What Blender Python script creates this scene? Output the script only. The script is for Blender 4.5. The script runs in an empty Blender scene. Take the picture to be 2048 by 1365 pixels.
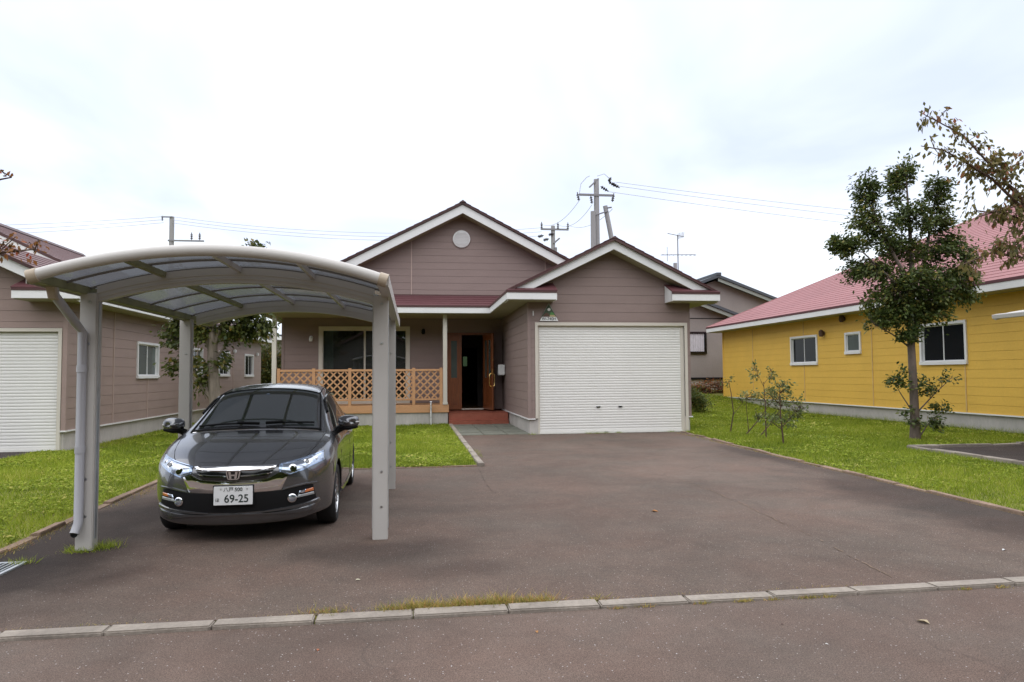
import bpy, bmesh, math, random
import numpy as np
from mathutils import Vector, Matrix
from mathutils.bvhtree import BVHTree
random.seed(7); RNG = np.random.default_rng(11)
S = bpy.context.scene
COL = S.collection
R = math.radians

# ------------------------------------------------------------------ camera
cam = bpy.data.cameras.new('camera'); camo = bpy.data.objects.new('camera', cam); COL.objects.link(camo)
cam.sensor_width = 36.0; cam.lens = 36.0 * 1410 / 2048; cam.clip_start = 0.05; cam.clip_end = 2000
yaw, pit, rol = R(8), math.atan(68 / 1410), R(0.4)
f0 = Vector((math.sin(yaw), math.cos(yaw), 0)); r0 = Vector((math.cos(yaw), -math.sin(yaw), 0)); up = Vector((0, 0, 1))
fw = f0 * math.cos(pit) + up * math.sin(pit); u0 = up * math.cos(pit) - f0 * math.sin(pit)
rt = r0 * math.cos(rol) - u0 * math.sin(rol); uu = u0 * math.cos(rol) + r0 * math.sin(rol)
camo.matrix_world = Matrix(((rt.x, uu.x, -fw.x, 0), (rt.y, uu.y, -fw.y, 0), (rt.z, uu.z, -fw.z, 1.5), (0, 0, 0, 1)))
S.camera = camo

# ------------------------------------------------------------------ light
SUN_EL, SUN_AZ = 76, 185         # thin bright cloud overhead: very broad, nearly shadowless
W = bpy.data.worlds.new('World'); S.world = W; W.use_nodes = True
nt = W.node_tree; nt.nodes.clear()
def N(t, **k):
    n = nt.nodes.new(t)
    for a, b in k.items(): setattr(n, a, b)
    return n
out = N('ShaderNodeOutputWorld'); bg = N('ShaderNodeBackground'); bg.inputs['Strength'].default_value = 0.072
sky = N('ShaderNodeTexSky', sky_type='NISHITA'); sky.sun_disc = False
sky.sun_elevation = R(SUN_EL); sky.sun_rotation = R(SUN_AZ); sky.air_density = 1.0; sky.dust_density = 2.0
tc = N('ShaderNodeTexCoord'); sep = N('ShaderNodeSeparateXYZ'); nt.links.new(tc.outputs['Generated'], sep.inputs[0])
add = N('ShaderNodeMath', operation='ADD'); add.inputs[1].default_value = 0.28; nt.links.new(sep.outputs['Z'], add.inputs[0])
mx = N('ShaderNodeMath', operation='MAXIMUM'); mx.inputs[1].default_value = 0.12; nt.links.new(add.outputs[0], mx.inputs[0])
dx = N('ShaderNodeMath', operation='DIVIDE'); dy = N('ShaderNodeMath', operation='DIVIDE')
nt.links.new(sep.outputs['X'], dx.inputs[0]); nt.links.new(mx.outputs[0], dx.inputs[1])
nt.links.new(sep.outputs['Y'], dy.inputs[0]); nt.links.new(mx.outputs[0], dy.inputs[1])
cmb = N('ShaderNodeCombineXYZ'); nt.links.new(dx.outputs[0], cmb.inputs[0]); nt.links.new(dy.outputs[0], cmb.inputs[1])
noi = N('ShaderNodeTexNoise'); noi.inputs['Scale'].default_value = 1.15; noi.inputs['Detail'].default_value = 5; noi.inputs['Roughness'].default_value = 0.5
noi.inputs['Distortion'].default_value = 0.5
nt.links.new(cmb.outputs[0], noi.inputs['Vector'])
rmp = N('ShaderNodeValToRGB'); rmp.color_ramp.elements[0].position = 0.33; rmp.color_ramp.elements[1].position = 0.62
rmp.color_ramp.elements[0].color = (0.60, 0.665, 0.86, 1); rmp.color_ramp.elements[1].color = (0.90, 0.95, 1.0, 1)
nt.links.new(noi.outputs['Fac'], rmp.inputs['Fac'])
mul = N('ShaderNodeMixRGB', blend_type='MULTIPLY'); mul.inputs['Fac'].default_value = 1.0; mul.inputs['Color2'].default_value = (8.2, 8.2, 8.2, 1)
nt.links.new(rmp.outputs['Color'], mul.inputs['Color1'])
mixs = N('ShaderNodeMixRGB'); mixs.inputs['Fac'].default_value = 0.90
nt.links.new(sky.outputs[0], mixs.inputs['Color1']); nt.links.new(mul.outputs[0], mixs.inputs['Color2'])
nt.links.new(mixs.outputs[0], bg.inputs['Color']); nt.links.new(bg.outputs[0], out.inputs['Surface'])
sl = bpy.data.lights.new('sun', 'SUN'); sl.energy = 1.25; sl.angle = R(120); sl.color = (1.0, 0.96, 0.9)
so = bpy.data.objects.new('sun', sl); COL.objects.link(so)
sd = Vector((math.sin(R(SUN_AZ)) * math.cos(R(SUN_EL)), math.cos(R(SUN_AZ)) * math.cos(R(SUN_EL)), math.sin(R(SUN_EL))))
so.rotation_euler = sd.to_track_quat('Z', 'Y').to_euler(); so.location = (0, 30, 40)
S.view_settings.view_transform = 'Standard'; S.view_settings.look = 'None'
S.view_settings.exposure = 1.28; S.view_settings.gamma = 1.0; S.view_settings.use_curve_mapping = False
S.cycles.use_denoising = True; S.cycles.max_bounces = 10; S.cycles.transparent_max_bounces = 16
S.cycles.caustics_reflective = False; S.cycles.caustics_refractive = False; S.cycles.sample_clamp_indirect = 6

# ------------------------------------------------------------------ materials
def srgb(r, g, b):
    f = lambda c: (c / 255 / 12.92) if c <= 10 else ((c / 255 + 0.055) / 1.055) ** 2.4
    return (f(r), f(g), f(b))
def mat(name, col, rough=0.6, metal=0.0, spec=0.4, var=0.0, vscale=2.0, bump=0.0, bscale=40.0, coat=0.0, stretch=None, var2=0.0, v2scale=30.0):
    m = bpy.data.materials.new(name); m.use_nodes = True
    t = m.node_tree; b = t.nodes['Principled BSDF']
    b.inputs['Base Color'].default_value = (*col, 1); b.inputs['Roughness'].default_value = rough
    b.inputs['Metallic'].default_value = metal; b.inputs['Specular IOR Level'].default_value = spec
    b.inputs['Coat Weight'].default_value = coat; b.inputs['Coat Roughness'].default_value = 0.03
    m.diffuse_color = (*col, 1)
    if var or bump or var2:
        c = t.nodes.new('ShaderNodeTexCoord'); mp = t.nodes.new('ShaderNodeMapping'); t.links.new(c.outputs['Object'], mp.inputs['Vector'])
        if stretch: mp.inputs['Scale'].default_value = stretch
        last = None
        for vv, sc in ((var, vscale), (var2, v2scale)):
            if not vv: continue
            n = t.nodes.new('ShaderNodeTexNoise'); n.inputs['Scale'].default_value = sc; n.inputs['Detail'].default_value = 6
            n.inputs['Roughness'].default_value = 0.6
            t.links.new(mp.outputs[0], n.inputs['Vector'])
            mr = t.nodes.new('ShaderNodeMapRange'); mr.inputs[1].default_value = 0.3; mr.inputs[2].default_value = 0.7
            mr.inputs[3].default_value = 1 - vv; mr.inputs[4].default_value = 1 + vv
            t.links.new(n.outputs['Fac'], mr.inputs[0])
            mm = t.nodes.new('ShaderNodeVectorMath'); mm.operation = 'SCALE'
            if last is None: mm.inputs[0].default_value = col
            else: t.links.new(last, mm.inputs[0])
            t.links.new(mr.outputs[0], mm.inputs['Scale']); last = mm.outputs[0]
        if last is not None: t.links.new(last, b.inputs['Base Color'])
        if bump:
            n = t.nodes.new('ShaderNodeTexNoise'); n.inputs['Scale'].default_value = bscale; n.inputs['Detail'].default_value = 4
            t.links.new(mp.outputs[0], n.inputs['Vector'])
            bp = t.nodes.new('ShaderNodeBump'); bp.inputs['Strength'].default_value = bump; bp.inputs['Distance'].default_value = 0.01
            t.links.new(n.outputs['Fac'], bp.inputs['Height']); t.links.new(bp.outputs[0], b.inputs['Normal'])
    return m
def foliage_mat(name, c1, c2, c3=None, transl=0.3, rough=0.5):
    m = bpy.data.materials.new(name); m.use_nodes = True; t = m.node_tree
    b = t.nodes['Principled BSDF']; b.inputs['Roughness'].default_value = rough; b.inputs['Specular IOR Level'].default_value = 0.35
    a = t.nodes.new('ShaderNodeAttribute'); a.attribute_name = 'rnd'
    rp = t.nodes.new('ShaderNodeValToRGB'); e = rp.color_ramp.elements
    e[0].color = (*c1, 1); e[1].color = (*c2, 1); e[1].position = 0.75
    if c3:
        x = e.new(0.97); x.color = (*c3, 1)
    t.links.new(a.outputs['Fac'], rp.inputs['Fac']); t.links.new(rp.outputs['Color'], b.inputs['Base Color'])
    tr = t.nodes.new('ShaderNodeBsdfTranslucent'); t.links.new(rp.outputs['Color'], tr.inputs['Color'])
    mx = t.nodes.new('ShaderNodeMixShader'); mx.inputs[0].default_value = transl
    o = t.nodes['Material Output']
    t.links.new(b.outputs[0], mx.inputs[1]); t.links.new(tr.outputs[0], mx.inputs[2]); t.links.new(mx.outputs[0], o.inputs['Surface'])
    return m
def asphalt_mat(name, col, seed=0.0, stains_vignette=()):
    m = bpy.data.materials.new(name); m.use_nodes = True; t = m.node_tree; L = t.links.new
    b = t.nodes['Principled BSDF']; b.inputs['Roughness'].default_value = 0.85; b.inputs['Specular IOR Level'].default_value = 0.25
    c = t.nodes.new('ShaderNodeTexCoord'); mp = t.nodes.new('ShaderNodeMapping'); L(c.outputs['Object'], mp.inputs['Vector'])
    mp.inputs['Location'].default_value = (seed, seed * 2, 0)
    def noise(sc, det, lo, hi, a, z, dist=0.0, rough=0.6):
        n = t.nodes.new('ShaderNodeTexNoise'); n.inputs['Scale'].default_value = sc; n.inputs['Detail'].default_value = det
        n.inputs['Distortion'].default_value = dist; n.inputs['Roughness'].default_value = rough
        L(mp.outputs[0], n.inputs['Vector']); r = t.nodes.new('ShaderNodeMapRange')
        for i, v in enumerate((lo, hi, a, z)): r.inputs[i + 1].default_value = v
        L(n.outputs['Fac'], r.inputs[0]); return r.outputs[0], n.outputs['Fac']
    a1, _ = noise(0.30, 5, 0.36, 0.66, 0.78, 1.12, 0.8)
    a2, _ = noise(2.2, 8, 0.3, 0.7, 0.86, 1.12, 0.8, 0.7)
    a3, h3 = noise(150, 3, 0.3, 0.7, 0.50, 1.55)
    p = a1
    for q in (a2, a3):
        k = t.nodes.new('ShaderNodeMath'); k.operation = 'MULTIPLY'; L(p, k.inputs[0]); L(q, k.inputs[1]); p = k.outputs[0]
    hue, _ = noise(0.8, 5, 0.35, 0.65, 0.0, 1.0)
    cm = t.nodes.new('ShaderNodeMixRGB'); L(hue, cm.inputs['Fac'])
    cm.inputs['Color1'].default_value = (col[0] * 1.06, col[1] * 0.97, col[2] * 0.93, 1); cm.inputs['Color2'].default_value = (col[0] * 0.97, col[1] * 1.01, col[2] * 1.0, 1)
    sc = t.nodes.new('ShaderNodeVectorMath'); sc.operation = 'SCALE'; L(cm.outputs[0], sc.inputs[0]); L(p, sc.inputs['Scale'])
    # pale aggregate chips and a few dark ones
    v = t.nodes.new('ShaderNodeTexVoronoi'); v.inputs['Scale'].default_value = 42; L(mp.outputs[0], v.inputs['Vector'])
    s1 = t.nodes.new('ShaderNodeMapRange'); s1.inputs[1].default_value = 0.10; s1.inputs[2].default_value = 0.20; s1.inputs[3].default_value = 1; s1.inputs[4].default_value = 0
    L(v.outputs['Distance'], s1.inputs[0])
    sp = t.nodes.new('ShaderNodeSeparateColor'); L(v.outputs['Color'], sp.inputs[0])
    s2 = t.nodes.new('ShaderNodeMapRange'); s2.inputs[1].default_value = 0.66; s2.inputs[2].default_value = 0.92; L(sp.outputs[0], s2.inputs[0])
    s3 = t.nodes.new('ShaderNodeMath'); s3.operation = 'MULTIPLY'; L(s1.outputs[0], s3.inputs[0]); L(s2.outputs[0], s3.inputs[1])
    mxc = t.nodes.new('ShaderNodeMixRGB'); L(s3.outputs[0], mxc.inputs['Fac']); L(sc.outputs[0], mxc.inputs['Color1']); mxc.inputs['Color2'].default_value = (0.46, 0.43, 0.42, 1)
    # hairline cracks
    vc = t.nodes.new('ShaderNodeTexVoronoi'); vc.feature = 'DISTANCE_TO_EDGE'; vc.inputs['Scale'].default_value = 0.22
    n2 = t.nodes.new('ShaderNodeTexNoise'); n2.inputs['Scale'].default_value = 1.6; n2.inputs['Detail'].default_value = 8; L(mp.outputs[0], n2.inputs['Vector'])
    av = t.nodes.new('ShaderNodeVectorMath'); av.operation = 'MULTIPLY_ADD'; L(n2.outputs['Color'], av.inputs[0]); av.inputs[1].default_value = (0.9, 0.9, 0); L(mp.outputs[0], av.inputs[2])
    L(av.outputs[0], vc.inputs['Vector'])
    cr = t.nodes.new('ShaderNodeMapRange'); cr.inputs[1].default_value = 0.0; cr.inputs[2].default_value = 0.0022; cr.inputs[3].default_value = 0.22; cr.inputs[4].default_value = 0
    L(vc.outputs['Distance'], cr.inputs[0])
    m3 = t.nodes.new('ShaderNodeMixRGB'); L(cr.outputs[0], m3.inputs['Fac']); L(mxc.outputs[0], m3.inputs['Color1']); m3.inputs['Color2'].default_value = (0.03, 0.026, 0.024, 1)
    last = m3.outputs[0]
    for (cx, cy, rx, ry, st_) in stains_vignette:          # dark stains, with lens vignetting painted into the left and right ones
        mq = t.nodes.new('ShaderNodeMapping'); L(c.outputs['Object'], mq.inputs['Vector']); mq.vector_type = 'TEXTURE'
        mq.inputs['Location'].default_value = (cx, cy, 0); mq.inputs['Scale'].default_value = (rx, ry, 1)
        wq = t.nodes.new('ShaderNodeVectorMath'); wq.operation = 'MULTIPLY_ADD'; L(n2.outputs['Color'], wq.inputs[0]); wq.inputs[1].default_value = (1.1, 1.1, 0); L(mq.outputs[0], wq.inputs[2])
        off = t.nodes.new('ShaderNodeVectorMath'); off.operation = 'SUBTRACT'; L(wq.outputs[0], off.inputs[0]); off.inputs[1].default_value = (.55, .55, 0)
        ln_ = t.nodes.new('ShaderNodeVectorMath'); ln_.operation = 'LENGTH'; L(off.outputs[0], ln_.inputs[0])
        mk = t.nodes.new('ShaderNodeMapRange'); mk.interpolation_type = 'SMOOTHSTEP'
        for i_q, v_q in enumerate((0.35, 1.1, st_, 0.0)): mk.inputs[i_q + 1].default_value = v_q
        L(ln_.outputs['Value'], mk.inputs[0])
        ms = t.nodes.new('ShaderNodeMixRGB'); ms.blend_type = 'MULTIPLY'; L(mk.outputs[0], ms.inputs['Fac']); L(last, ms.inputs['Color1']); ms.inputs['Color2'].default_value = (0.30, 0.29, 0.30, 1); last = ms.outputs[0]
    L(last, b.inputs['Base Color'])
    bp = t.nodes.new('ShaderNodeBump'); bp.inputs['Strength'].default_value = 0.6; bp.inputs['Distance'].default_value = 0.006
    L(h3, bp.inputs['Height']); L(bp.outputs[0], b.inputs['Normal'])
    return m
def glass_mat(name, tint, fac, rough=0.0, ior=1.5, milk=None):
    """pane: a tinted see-through share and a clear surface reflection"""
    m = bpy.data.materials.new(name); m.use_nodes = True; t = m.node_tree; t.nodes.remove(t.nodes['Principled BSDF'])
    o = t.nodes['Material Output']; tr = t.nodes.new('ShaderNodeBsdfTransparent'); tr.inputs[0].default_value = (*tint, 1)
    df = t.nodes.new('ShaderNodeBsdfDiffuse'); df.inputs[0].default_value = (*[min(1, c * 0.5) for c in tint], 1)
    if milk: df = t.nodes.new('ShaderNodeBsdfTranslucent'); df.inputs[0].default_value = (*milk, 1)
    m1 = t.nodes.new('ShaderNodeMixShader'); m1.inputs[0].default_value = fac
    t.links.new(tr.outputs[0], m1.inputs[1]); t.links.new(df.outputs[0], m1.inputs[2])
    g = t.nodes.new('ShaderNodeBsdfGlossy'); g.inputs['Roughness'].default_value = rough; fr = t.nodes.new('ShaderNodeFresnel')
    ge = t.nodes.new('ShaderNodeNewGeometry'); mi = t.nodes.new('ShaderNodeMapRange'); mi.inputs[3].default_value = ior; mi.inputs[4].default_value = 1 / ior
    t.links.new(ge.outputs['Backfacing'], mi.inputs[0]); t.links.new(mi.outputs[0], fr.inputs[0])     # a thin sheet reflects alike from both sides
    m2 = t.nodes.new('ShaderNodeMixShader'); t.links.new(fr.outputs[0], m2.inputs[0]); t.links.new(m1.outputs[0], m2.inputs[1]); t.links.new(g.outputs[0], m2.inputs[2])
    t.links.new(m2.outputs[0], o.inputs['Surface']); return m

M = {}
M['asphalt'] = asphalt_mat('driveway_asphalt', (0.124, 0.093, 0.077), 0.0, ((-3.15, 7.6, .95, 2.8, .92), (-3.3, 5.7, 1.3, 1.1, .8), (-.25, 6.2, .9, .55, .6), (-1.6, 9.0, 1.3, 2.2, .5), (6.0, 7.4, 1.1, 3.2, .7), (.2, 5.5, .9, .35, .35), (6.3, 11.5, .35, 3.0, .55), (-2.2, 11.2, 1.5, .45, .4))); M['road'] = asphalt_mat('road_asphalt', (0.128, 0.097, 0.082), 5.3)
M['asphaltdark'] = asphalt_mat('dark_asphalt', (0.052, 0.042, 0.040), 9.1)
M['siding'] = mat('siding_brown', (0.258, 0.192, 0.174), 0.62, var=0.05, vscale=1.2, var2=0.04, v2scale=25, bump=0.10, bscale=120, stretch=(1, 1, 3))
M['sidingl'] = mat('siding_pinkish_brown_lifted', (0.315, 0.232, 0.206), 0.62, var=0.06, vscale=1.2, var2=0.04, v2scale=25, bump=0.10, bscale=120, stretch=(1, 1, 3))  # left house's pinker brown, also made lighter to lift its dim side wall
M['sidingback'] = mat('wall_backing', (0.215, 0.16, 0.145), 0.8)
M['yellow'] = mat('siding_yellow', (0.730, 0.450, 0.080), 0.6, var=0.05, vscale=0.9, var2=0.04, v2scale=20, bump=0.10, bscale=120)
M['yellowback'] = mat('wall_backing_yellow', (0.60, 0.37, 0.065), 0.8)
M['bargegrey'] = mat('barge_grey_green', (0.26, 0.28, 0.25), 0.6)
M['tan'] = mat('wall_tan', (0.27, 0.235, 0.22), 0.75, var=0.06, vscale=1.0, var2=0.05, v2scale=14)
M['seam'] = mat('joint_sealant', (0.44, 0.33, 0.29), 0.7, var=0.05)
M['seamy'] = mat('joint_sealant_yellow', (0.62, 0.42, 0.17), 0.7, var=0.05)
M['white'] = mat('white_fascia', (0.74, 0.74, 0.735), 0.5, var=0.04, vscale=1.4, var2=0.03, v2scale=20)
M['soffit'] = mat('soffit_cream', (0.34, 0.315, 0.22), 0.7, var=0.05)
M['roofred'] = mat('roof_metal_red', (0.105, 0.040, 0.045), 0.55, spec=0.3, var=0.10, vscale=1.3, var2=0.06, v2scale=12)
M['roofdark'] = mat('drip_edge_maroon', (0.080, 0.036, 0.034), 0.45, spec=0.45, var=0.06)
M['roofbrown'] = mat('roof_metal_brown', (0.150, 0.082, 0.078), 0.55, spec=0.3, var=0.12, vscale=1.0, var2=0.08, v2scale=9)
M['roofpink'] = mat('roof_metal_pink', (0.310, 0.140, 0.142), 0.62, spec=0.25, var=0.08, vscale=0.6, var2=0.05, v2scale=7)
M['roofgrey'] = mat('roof_metal_grey', (0.060, 0.068, 0.078), 0.5, var=0.12, vscale=0.8)
M['concrete'] = mat('foundation_concrete', (0.45, 0.425, 0.40), 0.85, var=0.12, vscale=1.6, var2=0.08, v2scale=18, bump=0.25, bscale=70, stretch=(1, 1, 0.35))
M['kerb'] = mat('kerb_concrete', (0.27, 0.235, 0.20), 0.9, var=0.28, vscale=2.2, var2=0.14, v2scale=40, bump=0.5, bscale=60)
M['kerbbrown'] = mat('kerb_weathered', (0.235, 0.165, 0.12), 0.95, var=0.25, vscale=3.0, var2=0.2, v2scale=30, bump=0.6, bscale=50)
M['shutter'] = mat('shutter_cream', (0.75, 0.74, 0.71), 0.4, spec=0.45, var=0.03, vscale=0.7)
M['cream'] = mat('frame_cream', (0.60, 0.56, 0.49), 0.45, var=0.04)
M['vinyl'] = mat('window_vinyl_white', (0.74, 0.74, 0.74), 0.4, var=0.03)
M['wood'] = mat('lattice_orange_wood', (0.520, 0.280, 0.140), 0.6, var=0.10, vscale=6, var2=0.08, v2scale=60, stretch=(0.4, 1, 1))
M['door'] = mat('door_red_wood', (0.205, 0.064, 0.022), 0.38, spec=0.5, var=0.22, vscale=9, stretch=(4, 4, 0.4), coat=0.25)
M['gold'] = mat('brass', (0.80, 0.55, 0.20), 0.22, metal=1.0)
M['tile'] = mat('step_tile_red', (0.300, 0.090, 0.055), 0.65, var=0.12, vscale=5, var2=0.08, v2scale=40)
M['slate'] = mat('patio_slate_green', (0.155, 0.160, 0.130), 0.75, var=0.22, vscale=3.0, var2=0.15, v2scale=26, bump=0.3, bscale=30)
M['alu'] = mat('carport_aluminium', (0.50, 0.478, 0.455), 0.42, spec=0.5, var=0.04, vscale=2)
M['alubeige'] = mat('carport_cap', (0.40, 0.33, 0.25), 0.45)
M['algae'] = mat('carport_gutter', (0.230, 0.235, 0.130), 0.6, var=0.25, vscale=4)
M['pipe'] = mat('downpipe_grey', (0.40, 0.40, 0.43), 0.4)
M['steel'] = mat('steel', (0.55, 0.56, 0.58), 0.28, metal=1.0)
M['ribdark'] = mat('carport_rib', (0.17, 0.155, 0.14), 0.5)
M['galv'] = mat('galvanised', (0.52, 0.55, 0.57), 0.4, metal=0.7, var=0.15, vscale=6)
M['polyc'] = glass_mat('smoked_polycarbonate', (0.10, 0.105, 0.115), 0.60, 0.20, 1.38, (0.115, 0.12, 0.132))
M['pane'] = glass_mat('window_glass', (0.55, 0.60, 0.60), 0.05, 0.0, 1.75)
M['hallpane'] = glass_mat('hall_window_glass', (0.20, 0.25, 0.17), 0.1)
M['darkpane'] = mat('window_dark_glass', (0.010, 0.012, 0.014), 0.03, spec=0.12)
M['greenpane'] = mat('window_obscured_glass', (0.075, 0.095, 0.088), 0.22, spec=0.7, var=0.15, vscale=2)
M['dark'] = mat('interior_dark', (0.055, 0.045, 0.04), 0.8)
M['interior'] = mat('interior_wall', (0.30, 0.26, 0.21), 0.8)
M['floorwood'] = mat('interior_floor', (0.13, 0.065, 0.03), 0.4)
M['black'] = mat('black_plastic', (0.008, 0.008, 0.009), 0.55, spec=0.2)
M['blackgloss'] = mat('black_gloss', (0.008, 0.008, 0.009), 0.12, spec=0.6)
M['curtain'] = mat('curtain_fabric', (0.30, 0.36, 0.31), 0.9, var=0.15, vscale=8, stretch=(6, 6, 0.3))
M['lace'] = mat('lace_curtain', (0.55, 0.52, 0.56), 0.9, var=0.25, vscale=9, stretch=(5, 5, 0.5))
M['bark'] = mat('bark_grey', (0.200, 0.165, 0.135), 0.95, var=0.3, vscale=7, bump=0.9, bscale=30, stretch=(1, 1, 0.35))
M['barkdark2'] = mat('bark_grey_brown', (0.135, 0.105, 0.088), 0.95, var=0.35, vscale=8, bump=0.9, bscale=30, stretch=(1, 1, 0.35))
M['barkdark'] = mat('bark_brown', (0.10, 0.062, 0.045), 0.95, var=0.3, vscale=9, bump=0.6, bscale=40)
M['pole'] = mat('pole_concrete', (0.29, 0.28, 0.285), 0.85, var=0.08, vscale=1.0, stretch=(1, 1, 0.3))
M['polemetal'] = mat('pole_hardware', (0.20, 0.195, 0.21), 0.6)
M['wire'] = mat('wire', (0.36, 0.36, 0.40), 0.6)
M['insul'] = mat('insulator', (0.035, 0.028, 0.035), 0.4)
M['leafdark'] = foliage_mat('leaf_dark_green', (0.020, 0.042, 0.013), (0.110, 0.145, 0.034), (0.24, 0.20, 0.05))
M['leafmid'] = foliage_mat('leaf_olive_green', (0.022, 0.040, 0.012), (0.110, 0.125, 0.028), (0.24, 0.17, 0.035), 0.35)
M['leafred'] = foliage_mat('leaf_cherry_olive', (0.075, 0.080, 0.024), (0.240, 0.200, 0.070), (0.34, 0.13, 0.07), 0.5)
M['leaforange'] = foliage_mat('leaf_cherry_orange', (0.08, 0.06, 0.015), (0.33, 0.13, 0.04), (0.40, 0.07, 0.03), 0.4)
M['leafsap'] = foliage_mat('leaf_sapling', (0.045, 0.085, 0.026), (0.190, 0.225, 0.080), (0.45, 0.46, 0.20), 0.35)
M['hedge'] = foliage_mat('leaf_hedge', (0.022, 0.034, 0.012), (0.100, 0.115, 0.030), (0.20, 0.12, 0.03), 0.25)
M['grass'] = foliage_mat('grass_blade', (0.090, 0.150, 0.012), (0.350, 0.425, 0.038), (0.52, 0.47, 0.13), 0.4, 0.75)
M['drygrass'] = foliage_mat('grass_dry', (0.16, 0.20, 0.025), (0.50, 0.38, 0.12), (0.55, 0.26, 0.11), 0.35, 0.6)
M['soil'] = mat('turf_base', (0.17, 0.175, 0.030), 0.95, var=0.35, vscale=1.1, var2=0.25, v2scale=28, bump=0.8, bscale=60)
M['earth'] = mat('bare_earth', (0.20, 0.125, 0.08), 0.95, var=0.3, vscale=3.0, var2=0.2, v2scale=30, bump=0.6, bscale=40)

# ------------------------------------------------------------------ mesh helpers
ORIG = {}
class MB:
    def __init__(s): s.v = []; s.f = []; s.smooth = False
    def poly(s, pts):
        n = len(s.v); s.v += [tuple(p) for p in pts]; s.f.append(tuple(range(n, n + len(pts)))); return s
    def hexa(s, p):            # 8 points: bottom ring 0-3, top ring 4-7
        n = len(s.v); s.v += [tuple(q) for q in p]
        s.f += [tuple(n + i for i in q) for q in ((3, 2, 1, 0), (4, 5, 6, 7), (0, 1, 5, 4), (1, 2, 6, 5), (2, 3, 7, 6), (3, 0, 4, 7))]; return s
    def box(s, x0, x1, y0, y1, z0, z1):
        return s.hexa([(x0, y0, z0), (x1, y0, z0), (x1, y1, z0), (x0, y1, z0), (x0, y0, z1), (x1, y0, z1), (x1, y1, z1), (x0, y1, z1)])
    def prism(s, pts, d):      # polygon extruded by vector d
        n = len(s.v); k = len(pts); d = Vector(d)
        s.v += [tuple(p) for p in pts] + [tuple(Vector(p) + d) for p in pts]
        s.f.append(tuple(range(n, n + k))[::-1]); s.f.append(tuple(range(n + k, n + 2 * k)))
        for i in range(k): j = (i + 1) % k; s.f.append((n + i, n + j, n + k + j, n + k + i))
        return s
    def tube(s, pts, r, n=8, cap=True):
        pts = [Vector(p) for p in pts]; rr = r if isinstance(r, (list, tuple)) else [r] * len(pts)
        base = len(s.v); prev = None
        for i, p in enumerate(pts):
            d = (pts[min(i + 1, len(pts) - 1)] - pts[max(i - 1, 0)]).normalized()
            if prev is None: a = d.cross(Vector((0, 0, 1)) if abs(d.z) < 0.9 else Vector((1, 0, 0))).normalized()
            else: a = (prev - d * prev.dot(d)).normalized()
            prev = a; b = d.cross(a)
            for k in range(n):
                t = 2 * math.pi * k / n; s.v.append(tuple(p + (a * math.cos(t) + b * math.sin(t)) * rr[i]))
        for i in range(len(pts) - 1):
            for k in range(n):
                q = (k + 1) % n; s.f.append((base + i * n + k, base + i * n + q, base + (i + 1) * n + q, base + (i + 1) * n + k))
        if cap:
            s.f.append(tuple(base + k for k in range(n))[::-1]); s.f.append(tuple(base + (len(pts) - 1) * n + k for k in range(n)))
        s.smooth = True; return s
    def lathe(s, prof, axis_o, axis='x', n=32):   # prof: list of (radius, along)
        b = len(s.v); o = Vector(axis_o)
        for (r, h) in prof:
            for k in range(n):
                t = 2 * math.pi * k / n; c, q = r * math.cos(t), r * math.sin(t)
                s.v.append(tuple(o + (Vector((h, c, q)) if axis == 'x' else Vector((c, h, q)) if axis == 'y' else Vector((c, q, h)))))
        for i in range(len(prof) - 1):
            for k in range(n):
                q = (k + 1) % n; s.f.append((b + i * n + k, b + i * n + q, b + (i + 1) * n + q, b + (i + 1) * n + k))
        s.smooth = True; return s
def orig(p): return ORIG.get(p, Vector((0, 0, 0))) if p is not None else Vector((0, 0, 0))
def tag(o, label=None, cat=None, group=None, kind=None):
    if label: o['label'] = label
    if cat: o['category'] = cat
    if group: o['group'] = group
    if kind: o['kind'] = kind
    return o
def obj(name, mb, m, parent=None, smooth=None, bevel=0.0):
    o_ = orig(parent); me = bpy.data.meshes.new(name)
    me.from_pydata([(v[0] - o_.x, v[1] - o_.y, v[2] - o_.z) for v in mb.v], [], mb.f)
    bm = bmesh.new(); bm.from_mesh(me); bmesh.ops.recalc_face_normals(bm, faces=bm.faces)
    if bevel: bmesh.ops.bevel(bm, geom=[e for e in bm.edges if e.is_manifold and e.calc_face_angle(0) > 0.5], offset=bevel, segments=2, affect='EDGES', clamp_overlap=True)
    bm.to_mesh(me); bm.free()
    me.materials.append(M[m] if isinstance(m, str) else m)
    sm = mb.smooth if smooth is None else smooth
    if sm:
        me.shade_smooth()
        me.set_sharp_from_angle(angle=R(40))
    o = bpy.data.objects.new(name, me); COL.objects.link(o)
    if parent is not None: o.parent = parent; ORIG[o] = o_.copy()
    return o
def thing(name, label, cat, loc, group=None):
    o = bpy.data.objects.new(name, None); COL.objects.link(o); o.location = loc; o.empty_display_size = 0.2
    ORIG[o] = Vector(loc); return tag(o, label, cat, group)
def struct(name, mb, m): return tag(obj(name, mb, m), kind='structure')
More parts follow.
